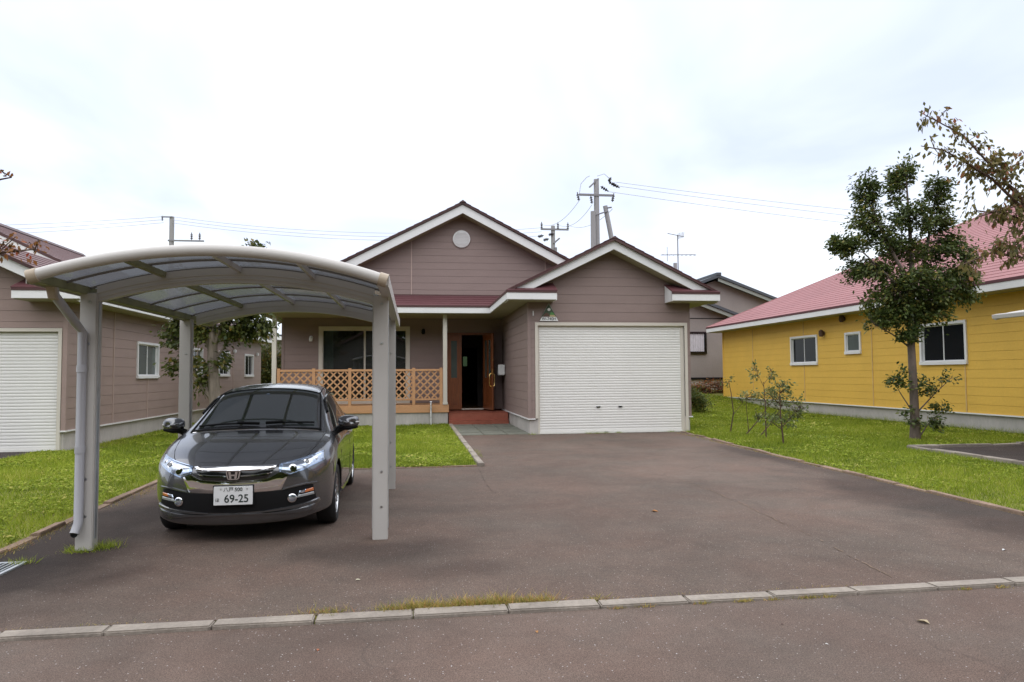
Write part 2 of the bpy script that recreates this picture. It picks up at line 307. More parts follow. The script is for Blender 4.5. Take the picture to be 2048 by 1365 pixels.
def npmesh(name, V, F, m, parent=None, rnd=None, kind=None):
    """fast mesh from numpy: V (n,3), F (m,k)"""
    o_ = orig(parent); V = np.asarray(V, np.float32) - np.array(o_, np.float32); F = np.asarray(F, np.int32)
    me = bpy.data.meshes.new(name); k = F.shape[1]
    me.vertices.add(len(V)); me.vertices.foreach_set('co', V.ravel())
    me.loops.add(F.size); me.loops.foreach_set('vertex_index', F.ravel())
    me.polygons.add(len(F)); me.polygons.foreach_set('loop_start', np.arange(0, F.size, k, dtype=np.int32)); me.polygons.foreach_set('loop_total', np.full(len(F), k, np.int32))
    if rnd is not None:
        a = me.attributes.new('rnd', 'FLOAT', 'FACE'); a.data.foreach_set('value', np.asarray(rnd, np.float32))
    me.update(); me.validate()
    me.materials.append(M[m])
    o = bpy.data.objects.new(name, me); COL.objects.link(o)
    if parent is not None: o.parent = parent; ORIG[o] = o_.copy()
    if kind: o['kind'] = kind
    return o
def copy_tree(o, parent=None, off=Vector((0, 0, 0))):
    c = o.copy(); COL.objects.link(c); c.parent = parent
    if parent is None: c.location = o.location + off
    for ch in o.children: copy_tree(ch, c)
    return c

# ------------------------------------------------------------------ ground
def hgt(x, y):
    if y < 4.6: return -0.03
    t = min(1, max(0, (y - 24) / 14)); h = 0.85 * t * t * (3 - 2 * t)
    return h
ys = [-120, -60, -25, -8, 0, 4.45, 4.58, 4.62, 6, 9, 12, 16, 20, 24, 26, 28, 30, 32, 34, 36, 38, 42, 50, 70, 110, 200, 420]
xs = [-400, -150, -70, -40, -25, -15, -10, -7, -3.6, 0, 3, 7, 10, 14, 18, 25, 40, 70, 150, 400]
g = MB()
for y in ys:
    for x in xs: g.v.append((x, y, hgt(x, y) - 0.004))
nx = len(xs)
for j in range(len(ys) - 1):
    for i in range(nx - 1): g.f.append((j * nx + i, j * nx + i + 1, (j + 1) * nx + i + 1, (j + 1) * nx + i))
struct('ground', g, 'soil')
def sheet(name, pts, z, m): return struct(name, MB().poly([(x, y, z) for x, y in pts]), m)
drive = [(-3.46, 4.63), (6.22, 4.63), (6.26, 6.6), (6.32, 8.09), (6.42, 11.16), (6.60, 14.2), (6.84, 17.58), (1.17, 17.58), (1.17, 11.62), (-3.60, 11.62), (-3.52, 8.4), (-3.47, 6.77)]
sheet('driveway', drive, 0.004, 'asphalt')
sheet('road', [(-60, -2.6), (60, -2.6), (60, 4.51), (-60, 4.51)], -0.012, 'road')
sheet('neighbour_driveway', [(9.75, 4.7), (13.9, 4.7), (13.9, 12.68), (9.75, 12.68)], 0.006, 'asphaltdark')
sheet('west_driveway', [(-12.5, 4.7), (-7.58, 4.7), (-7.58, 15.7), (-12.5, 15.7)], 0.006, 'asphaltdark')
# kerbs, one stone after another
def stones(name, line, length, w, z0, z1, m, jitter=0.004):
    """line: polyline of (x,y); stones laid along it"""
    root = struct(name, MB().poly([(line[0][0], line[0][1], z0), (line[0][0] + .02, line[0][1], z0), (line[0][0], line[0][1] + .02, z0)]), m)
    for a, b in zip(line[:-1], line[1:]):
        a = Vector((*a, 0)); b = Vector((*b, 0)); L = (b - a).length; n = max(1, round(L / length)); d = (b - a) / n; u = d.normalized(); s = Vector((-u.y, u.x, 0)) * w / 2
        for i in range(n):
            p = a + d * i + u * random.uniform(.002, .008); q = a + d * (i + 1) - u * random.uniform(.002, .008)
            j = [random.uniform(-jitter, jitter) for _ in range(4)]
            h = random.uniform(-jitter, jitter)
            mb = MB().hexa([(p.x - s.x, p.y - s.y, z0), (q.x - s.x, q.y - s.y, z0), (q.x + s.x, q.y + s.y, z0), (p.x + s.x, p.y + s.y, z0),
                            (p.x - s.x, p.y - s.y, z1 + j[0] + h), (q.x - s.x, q.y - s.y, z1 + j[1] + h), (q.x + s.x, q.y + s.y, z1 + j[2] + h), (p.x + s.x, p.y + s.y, z1 + j[3] + h)])
            obj('kerb_stone', mb, m, root, bevel=0.008)
    return root
stones('road_kerb', [(-9.0, 4.565), (9.6, 4.565)], 0.6, 0.125, -0.12, 0.013, 'kerb', 0.003)
stones('path_kerb', [(1.11, 11.62), (1.11, 21.3)], 0.6, 0.11, -0.08, 0.055, 'kerb')
stones('lawn_edge_kerb', [(-3.62, 11.66), (1.05, 11.66)], 0.6, 0.07, -0.08, 0.02, 'kerbbrown')
stones('driveway_edge_kerb', [(-3.52, 4.7), (-3.53, 6.77), (-3.58, 8.4), (-3.66, 11.6)], 0.6, 0.10, -0.08, 0.022, 'kerbbrown', 0.01)
stones('driveway_border_kerb', [(6.29, 4.7), (6.33, 6.6), (6.39, 8.09), (6.49, 11.16), (6.67, 14.2), (6.88, 17.5)], 0.6, 0.10, -0.08, 0.022, 'kerbbrown', 0.01)
stones('neighbour_kerb', [(9.68, 4.7), (9.68, 12.75), (13.9, 12.75)], 0.6, 0.14, -0.08, 0.06, 'kerb', 0.01)
# seams and cracks that run through the asphalt
M['crack'] = mat('asphalt_crack', (0.050, 0.040, 0.033), 0.95, var=0.4, vscale=9); M['seamdust'] = mat('asphalt_seam_dust', (0.175, 0.125, 0.09), 0.95, var=0.4, vscale=7)
def seam(name, pts, w, z, m, seed, dash=0.0):
    rr = random.Random(seed); P = []
    for a, b in zip(pts[:-1], pts[1:]):
        n = max(2, int(math.dist(a, b) / .05)); P += [(a[0] + (b[0] - a[0]) * i / n, a[1] + (b[1] - a[1]) * i / n) for i in range(n)]
    mb = MB(); ox = 0
    Q = []
    for i, (x, y) in enumerate(P):
        ox = ox * .9 + rr.gauss(0, .008); Q.append((x + ox, y + ox * .7, w * rr.uniform(.25, 1.0)))
    for a, b in zip(Q[:-1], Q[1:]):
        if rr.random() < dash: continue
        d = Vector((b[0] - a[0], b[1] - a[1], 0)).normalized(); s_ = Vector((-d.y, d.x, 0))
        mb.poly([(a[0] - s_.x * a[2], a[1] - s_.y * a[2], z), (b[0] - s_.x * b[2], b[1] - s_.y * b[2], z), (b[0] + s_.x * b[2], b[1] + s_.y * b[2], z), (a[0] + s_.x * a[2], a[1] + s_.y * a[2], z)])
    return tag(struct(name, mb, m), kind='structure')
seam('asphalt_seam', [(1.1, 10.95), (2.04, 10.6), (3.1, 10.7), (3.7, 10.1), (3.78, 8.56), (3.66, 6.74), (3.53, 5.46), (3.44, 4.73)], .009, .0085, 'seamdust', 1, .45)
seam('asphalt_crack', [(1.04, 11.5), (1.03, 9.92), (1.01, 8.52)], .004, .0085, 'crack', 2, .3)
# patio of square slate slabs
pat = struct('patio', MB().poly([(1.17, 17.59, 0.003), (2.95, 17.59, 0.003), (2.95, 21.5, 0.003), (1.17, 21.5, 0.003)]), 'earth')
for i in range(3):
    for j in range(6):
        x0 = 1.18 + i * 0.588; y0 = 17.62 + j * 0.64
        h = 0.022 + random.uniform(-.004, .004)
        obj('paving_slab', MB().box(x0, x0 + .572, y0, y0 + .622, -0.03, h), 'slate', pat, bevel=0.006)

# ------------------------------------------------------------------ building helpers
def siding(parent, plane, axis, side, z0, z1, lfun, rfun, holes, m, step=0.2245, gap=0.0055, proud=0.012):
    """courses of boards on a wall. axis 'y': wall at Y=plane, runs along X, faces side*Y; axis 'x' the other way round."""
    z = z0
    while z < z1 - 0.03:
        za, zb = z, min(z + step, z1); z += step
        a, b = za + gap / 2, zb - gap / 2
        cuts = sorted({a, b} | {c for h in holes for c in (h[2], h[3]) if a < c < b})
        mb = MB()
        for c0, c1 in zip(cuts[:-1], cuts[1:]):
            if c1 - c0 < 0.004: continue
            mid = (c0 + c1) / 2
            segs = [((lfun(c0), lfun(c1)), (rfun(c0), rfun(c1)))]
            for h in holes:
                if h[2] < mid < h[3]:
                    new = []
                    for l, r in segs:
                        if h[0] > max(l) and h[1] < min(r): new += [(l, (h[0], h[0])), ((h[1], h[1]), r)]
                        elif h[0] <= max(l) and h[1] >= min(r): pass
                        elif h[1] > max(l) and h[0] <= max(l): new.append(((h[1], h[1]), r))
                        elif h[0] < min(r) and h[1] >= min(r): new.append((l, (h[0], h[0])))
                        else: new.append((l, r))
                    segs = new
            for l, r in segs:
                if r[0] - l[0] < 0.01 and r[1] - l[1] < 0.01: continue
                q0 = plane + side * (proud + 0.004 * (1 - (c0 - a) / (b - a))); q1 = plane + side * (proud + 0.004 * (1 - (c1 - a) / (b - a))); pl = plane
                pts = [(l[0], pl, c0), (r[0], pl, c0), (r[0], q0, c0), (l[0], q0, c0), (l[1], pl, c1), (r[1], pl, c1), (r[1], q1, c1), (l[1], q1, c1)]
                if axis == 'x': pts = [(p[1], p[0], p[2]) for p in pts]
                obj('siding_board', MB().hexa(pts), m, parent)
def wall_slab(axis, p0, p1, u0, u1, z0, z1, holes, mb=None, top=None):
    """slab between planes p0 and p1 with rectangular holes"""
    mb = mb or MB()
    zs = sorted({z0, z1} | {c for h in holes for c in (h[2], h[3]) if z0 < c < z1})
    for a, b in zip(zs[:-1], zs[1:]):
        segs = [(u0, u1)]
        for h in holes:
            if h[2] < (a + b) / 2 < h[3]:
                segs = [s for l, r in segs for s in ((l, min(r, h[0])), (max(l, h[1]), r)) if s[1] - s[0] > 0.001]
        for l, r in segs:
            if axis == 'y': mb.box(l, r, min(p0, p1), max(p0, p1), a, b)
            else: mb.box(min(p0, p1), max(p0, p1), l, r, a, b)
    return mb
def courses(parent, e0, e1, r0_, r1_, n, m, lift=0.016, name='roof_course', z_off=0.0):
    """stepped metal roof courses between an eave line e0-e1 and an upper line r0-r1"""
    e0, e1, r0_, r1_ = map(Vector, (e0, e1, r0_, r1_)); nrm = (e1 - e0).cross(r0_ - e0 if (r0_ - e0).length > 1e-6 else r1_ - e0).normalized()
    if nrm.z < 0: nrm = -nrm
    for i in range(n):
        a, b = i / n, (i + 1) / n
        p, q = e0.lerp(r0_, a), e1.lerp(r1_, a); s, t = e0.lerp(r0_, b), e1.lerp(r1_, b)
        lo = nrm * (lift + z_off); hi = nrm * (0.003 + z_off); bs = nrm * (-0.004 + z_off)
        obj(name, MB().hexa([p + bs, q + bs, t + bs, s + bs, p + lo, q + lo, t + hi, s + hi]), m, parent)
def window(parent, axis, plane, side, u0, u1, z0, z1, frame_m='vinyl', fw_=0.07, sashes=2, pane_m='darkpane', proud=0.05, sill=True, depth=0.05):
    """window as a part: frame mesh with pane(s) and mullion sub-parts"""
    def bx(mb, a, b, c0, c1, d0, d1):
        lo, hi = sorted((plane + side * c0, plane + side * c1))
        return mb.box(a, b, lo, hi, d0, d1) if axis == 'y' else mb.box(lo, hi, a, b, d0, d1)
    mb = MB()
    bx(mb, u0, u1, -depth, proud, z1 - fw_, z1); bx(mb, u0, u1, -depth, proud + (0.02 if sill else 0), z0, z0 + fw_ * 1.25)
    bx(mb, u0, u0 + fw_, -depth, proud - 0.002, z0 + fw_ * 1.25, z1 - fw_); bx(mb, u1 - fw_, u1, -depth, proud - 0.002, z0 + fw_ * 1.25, z1 - fw_)
    w = obj('window', mb, frame_m, parent)
    a, b = u0 + fw_, u1 - fw_; za, zb = z0 + fw_ * 1.25, z1 - fw_
    for i in range(sashes):
        p0 = a + (b - a) * i / sashes; p1 = a + (b - a) * (i + 1) / sashes
        off = -0.005 - 0.03 * (i % 2)
        obj('pane', bx(MB(), p0 + 0.012, p1 - 0.012, off - 0.006, off, za + 0.012, zb - 0.012), pane_m, w)
        fr = MB(); k = 0.028
        for (x0_, x1_, y0_, y1_) in ((p0, p1, za, za + k), (p0, p1, zb - k, zb), (p0, p0 + k, za + k, zb - k), (p1 - k, p1, za + k, zb - k)):
            bx(fr, x0_, x1_, off - 0.012, off + 0.014, y0_, y1_)
        obj('sash', fr, frame_m, w)
    return w
def rake(parent, apx, apz, xl, xr, pitch, y, cap_m='roofdark', h_cap=0.085, h_w=0.215, thick=0.03, y_back=None):
    """white barge board and dark verge cap of a gable facing -Y"""
    for xe in (xl, xr):
        if xe is None: continue
        ze = apz - pitch * abs(xe - apx)
        for nm, m, t0, t1, yy, th in (('verge_cap', cap_m, 0.0, h_cap, y - 0.012, 0.06), ('barge_board', 'white', h_cap, h_cap + h_w, y, thick)):
            obj(nm, MB().prism([(apx, yy, apz - t0), (xe, yy, ze - t0), (xe, yy, ze - t1), (apx, yy, apz - t1)], (0, th, 0)), m, parent)
def eave_fascia(parent, p, q, z0=3.36, z1=3.525, zr=3.59, out_n=(0, -1, 0), red='roofdark'):
    """white fascia with dark drip edge between points p and q (x,y)"""
    n = Vector(out_n); p = Vector((*p, 0)); q = Vector((*q, 0))
    def bar(a, b, d0, d1): return MB().hexa([(p + n * d0) + Vector((0, 0, a)), (q + n * d0) + Vector((0, 0, a)), (q + n * d1) + Vector((0, 0, a)), (p + n * d1) + Vector((0, 0, a)),
                                             (p + n * d0) + Vector((0, 0, b)), (q + n * d0) + Vector((0, 0, b)), (q + n * d1) + Vector((0, 0, b)), (p + n * d1) + Vector((0, 0, b))])
    obj('fascia_board', bar(z0, z1, -0.03, 0.0), 'white', parent)
    obj('drip_edge', bar(z1 + 0.002, zr, -0.032, 0.014), red, parent)

# ------------------------------------------------------------------ the brown house in the middle
H = thing('bungalow', 'brown sided single-storey house with white barge boards and integral garage, behind the carport', 'house', (1.5, 22.9, 0))
GX0, GX1, GY, PY = 2.90, 7.16, 17.60, 22.90      # garage side walls, garage front, porch wall
MX0 = -4.05; BACK = 34.0
gd = (3.13, 7.02, -1.0, 2.77)                       # shutter opening
pw = (-2.95, -0.10, 0.62, 3.08)                     # porch window
pd_ = (1.08, 2.62, 0.40, 2.88)                       # entrance
AP, APZ, PT = 5.03, 4.95, 0.49                      # garage gable
MA, MAZ, MP = 1.58, 7.06, 0.52                      # main gable
wl = obj('wall', wall_slab('y', GY, GY + .1, GX0, GX1, 0.40, 3.42, [gd]), 'sidingback', H)
siding(wl, GY, 'y', -1, 0.40, 4.78, lambda z: max(GX0, AP - (APZ - 0.12 - z) / PT) if z > 3.4 else GX0, lambda z: min(GX1, AP + (APZ - 0.12 - z) / PT) if z > 3.4 else GX1, [(gd[0] - .07, gd[1] + .07, -1, gd[3] + .06)], 'siding')
obj('gable_backing', MB().prism([(GX0, GY + .002, 3.42), (GX1, GY + .002, 3.42), (GX1, GY + .002, APZ - .12 - PT * (GX1 - AP)), (AP, GY + .002, APZ - 0.12), (GX0, GY + .002, APZ - .12 - PT * (AP - GX0))], (0, .09, 0)), 'sidingback', wl)
wl2 = obj('wall', MB().box(GX0, GX0 + .1, GY + .1, PY, 0.40, 3.42), 'sidingback', H)
siding(wl2, GX0, 'x', -1, 0.40, 3.40, lambda z: GY - .02, lambda z: PY, [], 'siding')
obj('corner_trim', MB().box(GX0 - .032, GX0 + .05, GY - .034, GY + .05, 0.40, 3.34), 'siding', wl2)
wl3 = obj('wall', MB().box(GX1 - .1, GX1, GY + .1, BACK, 0.40, 3.42), 'sidingback', H)
siding(wl3, GX1, 'x', 1, 0.40, 3.40, lambda z: GY - .02, lambda z: BACK, [], 'siding')
wp = obj('wall', wall_slab('y', PY, PY + .12, MX0, GX0, 0.40, 3.42, [pw, pd_]), 'sidingback', H)
siding(wp, PY, 'y', -1, 0.40, 3.38, lambda z: MX0, lambda z: GX0, [pw, pd_], 'siding')
# main gable above the lean-to roof
wg = obj('wall', MB().prism([(MX0, PY + .002, 3.42), (GX1, PY + .002, 3.42), (GX1, PY + .002, MAZ - .15 - MP * (GX1 - MA)), (MA, PY + .002, MAZ - .15), (MX0, PY + .002, MAZ - .15 - MP * (MA - MX0))], (0, .1, 0)), 'sidingback', H)
siding(wg, PY, 'y', -1, 3.60, 6.86, lambda z: max(MX0, MA - (MAZ - .15 - z) / MP), lambda z: min(GX1, MA + (MAZ - .15 - z) / MP), [], 'siding')
for sx, sz0, sz1 in ((-0.05, 3.95, 5.98), (4.35, 4.5, 5.40)): obj('joint_seal', MB().box(sx - .016, sx + .016, PY - .031, PY - .01, sz0, sz1), 'seam', wg)
wlw = obj('wall', MB().box(MX0, MX0 + .1, PY + .12, BACK, 0.40, 3.42), 'sidingback', H)
siding(wlw, MX0, 'x', -1, 0.40, 3.40, lambda z: PY - .02, lambda z: BACK, [], 'siding')
obj('corner_trim', MB().box(MX0 - .033, MX0 + .04, PY - .033, PY + .04, 0.40, 3.34), 'siding', wlw)
backhole = (2.38, 2.58, 1.94, 2.40)
obj('wall', wall_slab('y', BACK, BACK - .12, MX0, GX1, 0.0, 3.42, [backhole]), 'sidingback', H)
# round gable vent
v = obj('gable_vent', MB().lathe([(0.0, PY - .075), (0.255, PY - .075), (0.285, PY - .06), (0.285, PY - .02)], (1.57, 0, 5.95), 'y', 40), 'vinyl', H)
for k in range(-4, 5):
    hw = math.sqrt(max(0, 0.235 ** 2 - (k * .047) ** 2))
    if hw > .05: obj('vent_slat', MB().hexa([(1.57 - hw, PY - .082, 5.95 + k * .047 - .016), (1.57 + hw, PY - .082, 5.95 + k * .047 - .016), (1.57 + hw, PY - .074, 5.95 + k * .047 - .02), (1.57 - hw, PY - .074, 5.95 + k * .047 - .02),
                                             (1.57 - hw, PY - .097, 5.95 + k * .047 + .012), (1.57 + hw, PY - .097, 5.95 + k * .047 + .012), (1.57 + hw, PY - .074, 5.95 + k * .047 + .018), (1.57 - hw, PY - .074, 5.95 + k * .047 + .018)]), 'vinyl', v)
# foundation with drip trim
for q in ((GX0 + .02, gd[0], GY + .015, GY + .2), (gd[1] + .03, GX1 - .02, GY + .015, GY + .2), (GX0 + .02, GX0 + .2, GY + .2, PY + .1), (GX1 - .2, GX1 - .02, GY + .2, BACK - .2), (MX0 + .02, MX0 + .2, PY + .2, BACK - .2)): obj('foundation', MB().box(*q, -.1, .39), 'concrete', H)
tr = MB(); tr.box(GX0 - .045, gd[0] - .075, GY - .045, GY + .03, .375, .402).box(gd[1] + .075, GX1 + .045, GY - .045, GY + .03, .375, .402)
tr.box(GX0 - .045, GX0 + .03, GY + .03, PY - .03, .375, .402).box(GX1 - .03, GX1 + .045, GY + .03, BACK, .375, .402)
obj('base_trim', tr, 'vinyl', H)
# garage shutter
sf = MB(); sf.box(gd[0] - .07, gd[1] + .07, GY - .04, GY + .06, gd[3] - .02, gd[3] + .06)
sf.box(gd[0] - .07, gd[0] + .0, GY - .038, GY + .10, .40, gd[3] - .02).box(gd[1], gd[1] + .07, GY - .038, GY + .10, .0, gd[3] - .02).box(gd[0], gd[0] + .05, GY + .03, GY + .10, 0, gd[3] - .02).box(gd[1] - .10, gd[1], GY + .03, GY + .10, 0, gd[3] - .02)
sh = obj('garage_shutter', sf, 'cream', H)
SLN, SLH = 41, 0.0665; prof = [(0.0, 0.0), (-0.005, .009), (-0.008, .022), (-0.008, .046), (-0.005, .060), (0.0, .0645)]
sm_ = MB()
for a in range(len(prof) - 1):
    (y0_, z0_), (y1_, z1_) = prof[a], prof[a + 1]
    sm_.poly([(gd[0] + .04, GY + .05 + y0_, z0_), (gd[1] - .09, GY + .05 + y0_, z0_), (gd[1] - .09, GY + .05 + y1_, z1_), (gd[0] + .04, GY + .05 + y1_, z1_)])
sm_.poly([(gd[0] + .04, GY + .055, 0), (gd[1] - .09, GY + .055, 0), (gd[1] - .09, GY + .055, SLH), (gd[0] + .04, GY + .055, SLH)])
s0 = obj('slat', sm_, 'shutter', sh)
s0.location = (0, 0, 0.055)
for k in range(1, SLN):
    s = s0.copy(); COL.objects.link(s); s.parent = sh; s.location = (0, 0, 0.055 + k * SLH)
obj('bottom_rail', MB().box(gd[0] + .04, gd[1] - .09, GY + .015, GY + .06, .006, .055), 'shutter', sh)
for hx in (4.70, 5.28): obj('shutter_handle', MB().box(hx - .05, hx + .05, GY + .012, GY + .04, .66, .685), 'black', sh)
obj('lock', MB().box(4.85, 4.95, GY + .010, GY + .016, .022, .042), 'steel', sh)
# roofs
rg = obj('roof', MB().prism([(2.28, 17.07, 3.575), (AP, 17.07, APZ - .008), (7.78, 17.07, 3.575), (7.78, 17.07, 3.53), (AP, 17.07, APZ - .075), (2.28, 17.07, 3.53)], (0, PY - 17.07 + .0, 0)), 'roofdark', H)
courses(rg, (2.28, 17.06, 3.580), (2.28, PY - .03, 3.580), (AP - .02, 17.06, APZ), (AP - .02, PY - .03, APZ), 11, 'roofred')
courses(rg, (7.78, 17.06, 3.580), (7.78, PY + 5, 3.580), (AP + .02, 17.06, APZ), (AP + .02, PY + 5, APZ), 11, 'roofred')
obj('ridge_cap', MB().prism([(AP - .10, 17.05, APZ - .035), (AP, 17.05, APZ + .035), (AP + .10, 17.05, APZ - .035)], (0, PY - 17.1, 0)), 'roofdark', rg)
rake(rg, AP, APZ + .01, 2.30, 7.76, PT, 17.15)
sof = MB()
for sgn, xe in ((-1, 2.3), (1, 7.76)):
    sof.prism([(AP, 17.18, APZ - .30), (xe, 17.18, APZ - .30 - PT * abs(xe - AP)), (xe, 17.18, APZ - .285 - PT * abs(xe - AP)), (AP, 17.18, APZ - .285)], (0, .42, 0))
obj('rake_soffit', sof, 'soffit', rg)
# returns at the foot of the garage gable
for x0, x1, inner in ((2.28, 3.53, 3.53), (6.50, 7.78, 6.50)):
    obj('return_soffit', MB().box(x0 + .03, x1 - .03, 17.08, GY, 3.345, 3.362), 'soffit', rg)
    eave_fascia(rg, (x0, 17.05), (x1, 17.05))
    hl_, hr_ = (x0 + .56, x1 + .01) if inner == x1 else (x0 - .01, x1 - .56)
    obj('return_roof', MB().hexa([(x0 - .01, 17.03, 3.575), (x1 + .01, 17.03, 3.575), (hr_, GY, 3.81), (hl_, GY, 3.81), (x0 - .01, 17.03, 3.598), (x1 + .01, 17.03, 3.598), (hr_, GY, 3.84), (hl_, GY, 3.84)]), 'roofred', rg)
    xi = inner; d = 0.025 if inner == 6.50 else -0.025
    obj('return_end', MB().prism([(xi, 17.052, 3.345), (xi, GY - .024, 3.345), (xi, GY - .024, 3.82), (xi, 17.052, 3.572)], (d, 0, 0)), 'white', rg)
eave_fascia(rg, (2.28, 17.08), (2.28, 21.02), out_n=(-1, 0, 0)); eave_fascia(rg, (7.78, 17.08), (7.78, BACK + .5), out_n=(1, 0, 0))
sof = MB(); sof.box(2.31, GX0, 17.62, 22.9, 3.345, 3.36).box(GX1, 7.75, 17.62, BACK + .5, 3.345, 3.36)
obj('eave_soffit', sof, 'soffit', rg)
# lean-to over the porch
rp_ = obj('roof', MB().hexa([(-4.55, 21.02, 3.53), (3.6, 21.02, 3.53), (3.6, PY, 4.04), (-4.55, PY, 4.04), (-4.55, 21.02, 3.575), (3.6, 21.02, 3.575), (3.6, PY, 4.085), (-4.55, PY, 4.085)]), 'roofdark', H)
courses(rp_, (-4.56, 20.99, 3.578), (2.26, 20.99, 3.578), (-4.56, PY - .02, 4.09), (3.3, PY - .02, 4.09), 5, 'roofred', lift=0.014)
eave_fascia(rp_, (-4.55, 21.0), (2.31, 21.0))
eave_fascia(rp_, (-4.55, 21.02), (-4.55, BACK + .5), out_n=(-1, 0, 0))
sof = MB(); sof.box(-4.52, 2.31, 21.03, PY, 3.345, 3.361).box(-4.52, MX0, PY, BACK + .5, 3.345, 3.361)
obj('eave_soffit', sof, 'soffit', rp_)
obj('wall_flashing', MB().box(-4.0, 3.2, PY - .045, PY - .022, 4.06, 4.12), 'roofdark', rp_)
# main roof
zl = MAZ - MP * (MA + 4.6); zr = MAZ - MP * (7.8 - MA)
rm = obj('roof', MB().prism([(-4.6, 22.32, zl - .01), (MA, 22.32, MAZ - .01), (7.8, 22.32, zr - .01), (7.8, 22.32, zr - .06), (MA, 22.32, MAZ - .07), (-4.6, 22.32, zl - .06)], (0, BACK + .5 - 22.32, 0)), 'roofdark', H)
courses(rm, (-4.6, 22.3, zl), (-4.6, BACK + .5, zl), (MA, 22.3, MAZ), (MA, BACK + .5, MAZ), 24, 'roofred')
courses(rm, (7.8, 22.3, zr), (7.8, BACK + .5, zr), (MA, 22.3, MAZ), (MA, BACK + .5, MAZ), 24, 'roofred')
obj('ridge_cap', MB().prism([(MA - .11, 22.28, MAZ - .03), (MA, 22.28, MAZ + .045), (MA + .11, 22.28, MAZ - .03)], (0, 12, 0)), 'roofdark', rm)
rake(rm, MA, MAZ + .01, -4.58, 7.78, MP, 22.38, h_cap=0.10, h_w=0.27)
sof = MB()
for xe in (-4.58, 7.78):
    sof.prism([(MA, 22.41, MAZ - .36), (xe, 22.41, MAZ - .36 - MP * abs(xe - MA)), (xe, 22.41, MAZ - .345 - MP * abs(xe - MA)), (MA, 22.41, MAZ - .345)], (0, .48, 0))
obj('rake_soffit', sof, 'soffit', rm)
obj('ceiling', MB().box(MX0 + .1, GX1 - .1, PY + .12, BACK - .12, 3.36, 3.41), 'interior', H)
# rooms behind the glass
rmx = MB(); rmx.box(MX0 + .1, GX1 - .1, PY + .12, BACK - .12, .36, .40)
obj('floor', rmx, 'floorwood', H)
iw = MB(); iw.box(0.9, 1.0, PY + .12, BACK - .12, .40, 3.36).box(2.75, 2.85, PY + .12, BACK - .12, .40, 3.36)
iw.box(MX0 + .1, .9, 27.0, 27.1, .40, 3.36).box(1.0, 1.35, 25.4, 25.5, .40, 3.36).box(2.30, 2.75, 25.4, 25.5, .4, 3.36).box(1.35, 2.30, 25.4, 25.5, 2.5, 3.36)
obj('partition', iw, 'dark', H)
obj('rear_pane', MB().box(*backhole[:2], BACK - .08, BACK - .07, *backhole[2:]), 'hallpane', H)
cu = MB()
for k in range(16):
    x = -2.86 + k * .021; cu.box(x, x + .016, PY + .2 + (k % 2) * .03, PY + .22 + (k % 2) * .03, .5 + 0, 2.98)
obj('curtain', cu, 'curtain', H)
# porch window and entrance
wn = window(H, 'y', PY, -1, *pw, 'cream', 0.11, 2, 'pane', 0.05, True, 0.07)
dr = MB()
dr.box(pd_[0], pd_[1], PY - .045, PY + .08, pd_[3] - .07, pd_[3]).box(pd_[0], pd_[0] + .05, PY - .045, PY + .08, .40, pd_[3] - .07).box(1.50, 1.56, PY - .045, PY + .08, .40, pd_[3] - .07).box(2.26, 2.32, PY - .045, PY + .08, .40, pd_[3] - .07).box(2.32, pd_[1], PY - .03, PY + .06, .4, pd_[3] - .07)
ent = obj('entrance_frame', dr, 'door', H)
sl_ = MB()   # sidelight leaf: stiles, rails and a raised lower panel
for q in ((1.13, 1.22, .40, 2.81), (1.41, 1.50, .40, 2.81), (1.22, 1.41, 2.62, 2.81), (1.22, 1.41, .40, .52), (1.22, 1.41, 1.28, 1.42)): sl_.box(q[0], q[1], PY - .02, PY + .03, q[2], q[3])
sl_.box(1.255, 1.375, PY - .008, PY + .02, .56, 1.24)
obj('sidelight', sl_, 'door', ent); obj('panel', MB().box(1.22, 1.41, PY + .004, PY + .014, .52, 1.28), 'door', ent)
obj('pane', MB().box(1.22, 1.41, PY + .0, PY + .008, 1.42, 2.62), 'greenpane', ent)
# open door leaf, swung outward on its right-hand hinges
leaf_a = math.atan2(21.66 - 22.86, 2.53 - 2.28); lu = Vector((math.cos(leaf_a), math.sin(leaf_a), 0)); ln = Vector((-lu.y, lu.x, 0))
hp = Vector((2.28, 22.86, 0)); LWD = 0.92
def leaf_box(mb, a, b, t0, t1, z0, z1):
    P = lambda s, t, z: tuple(hp + lu * s + ln * t + Vector((0, 0, z)))
    return mb.hexa([P(a, t0, z0), P(b, t0, z0), P(b, t1, z0), P(a, t1, z0), P(a, t0, z1), P(b, t0, z1), P(b, t1, z1), P(a, t1, z1)])
lf = MB()
for q in ((0, .14, .41, 2.80), (.78, .92, .41, 2.80), (.14, .78, 2.62, 2.80), (.14, .78, .41, .60), (.14, .78, 1.28, 1.42), (.40, .52, 1.42, 2.62)): leaf_box(lf, q[0], q[1], -.022, .022, q[2], q[3])
leaf_box(lf, .20, .72, -.012, .012, .66, 1.22)
dl = obj('door_leaf', lf, 'door', H)
obj('door_panel', leaf_box(MB(), .14, .78, -.006, .006, .60, 1.28), 'door', dl)
for a, b in ((.14, .40), (.52, .78)): obj('pane', leaf_box(MB(), a, b, -.004, .004, 1.42, 2.62), 'greenpane', dl)
hm = MB(); P = lambda s, t, z: tuple(hp + lu * s + ln * t + Vector((0, 0, z)))
for sgn in (-1, 1):
    hm.tube([P(.85, sgn * .03, 1.14), P(.85, sgn * .08, 1.18), P(.85, sgn * .085, 1.35), P(.85, sgn * .08, 1.52), P(.85, sgn * .03, 1.56)], .013, 8)
    leaf_box(hm, .815, .885, sgn * .022, sgn * .034, 1.50, 1.64); leaf_box(hm, .82, .88, sgn * .022, sgn * .034, 1.08, 1.18)
obj('handle', hm, 'gold', dl)
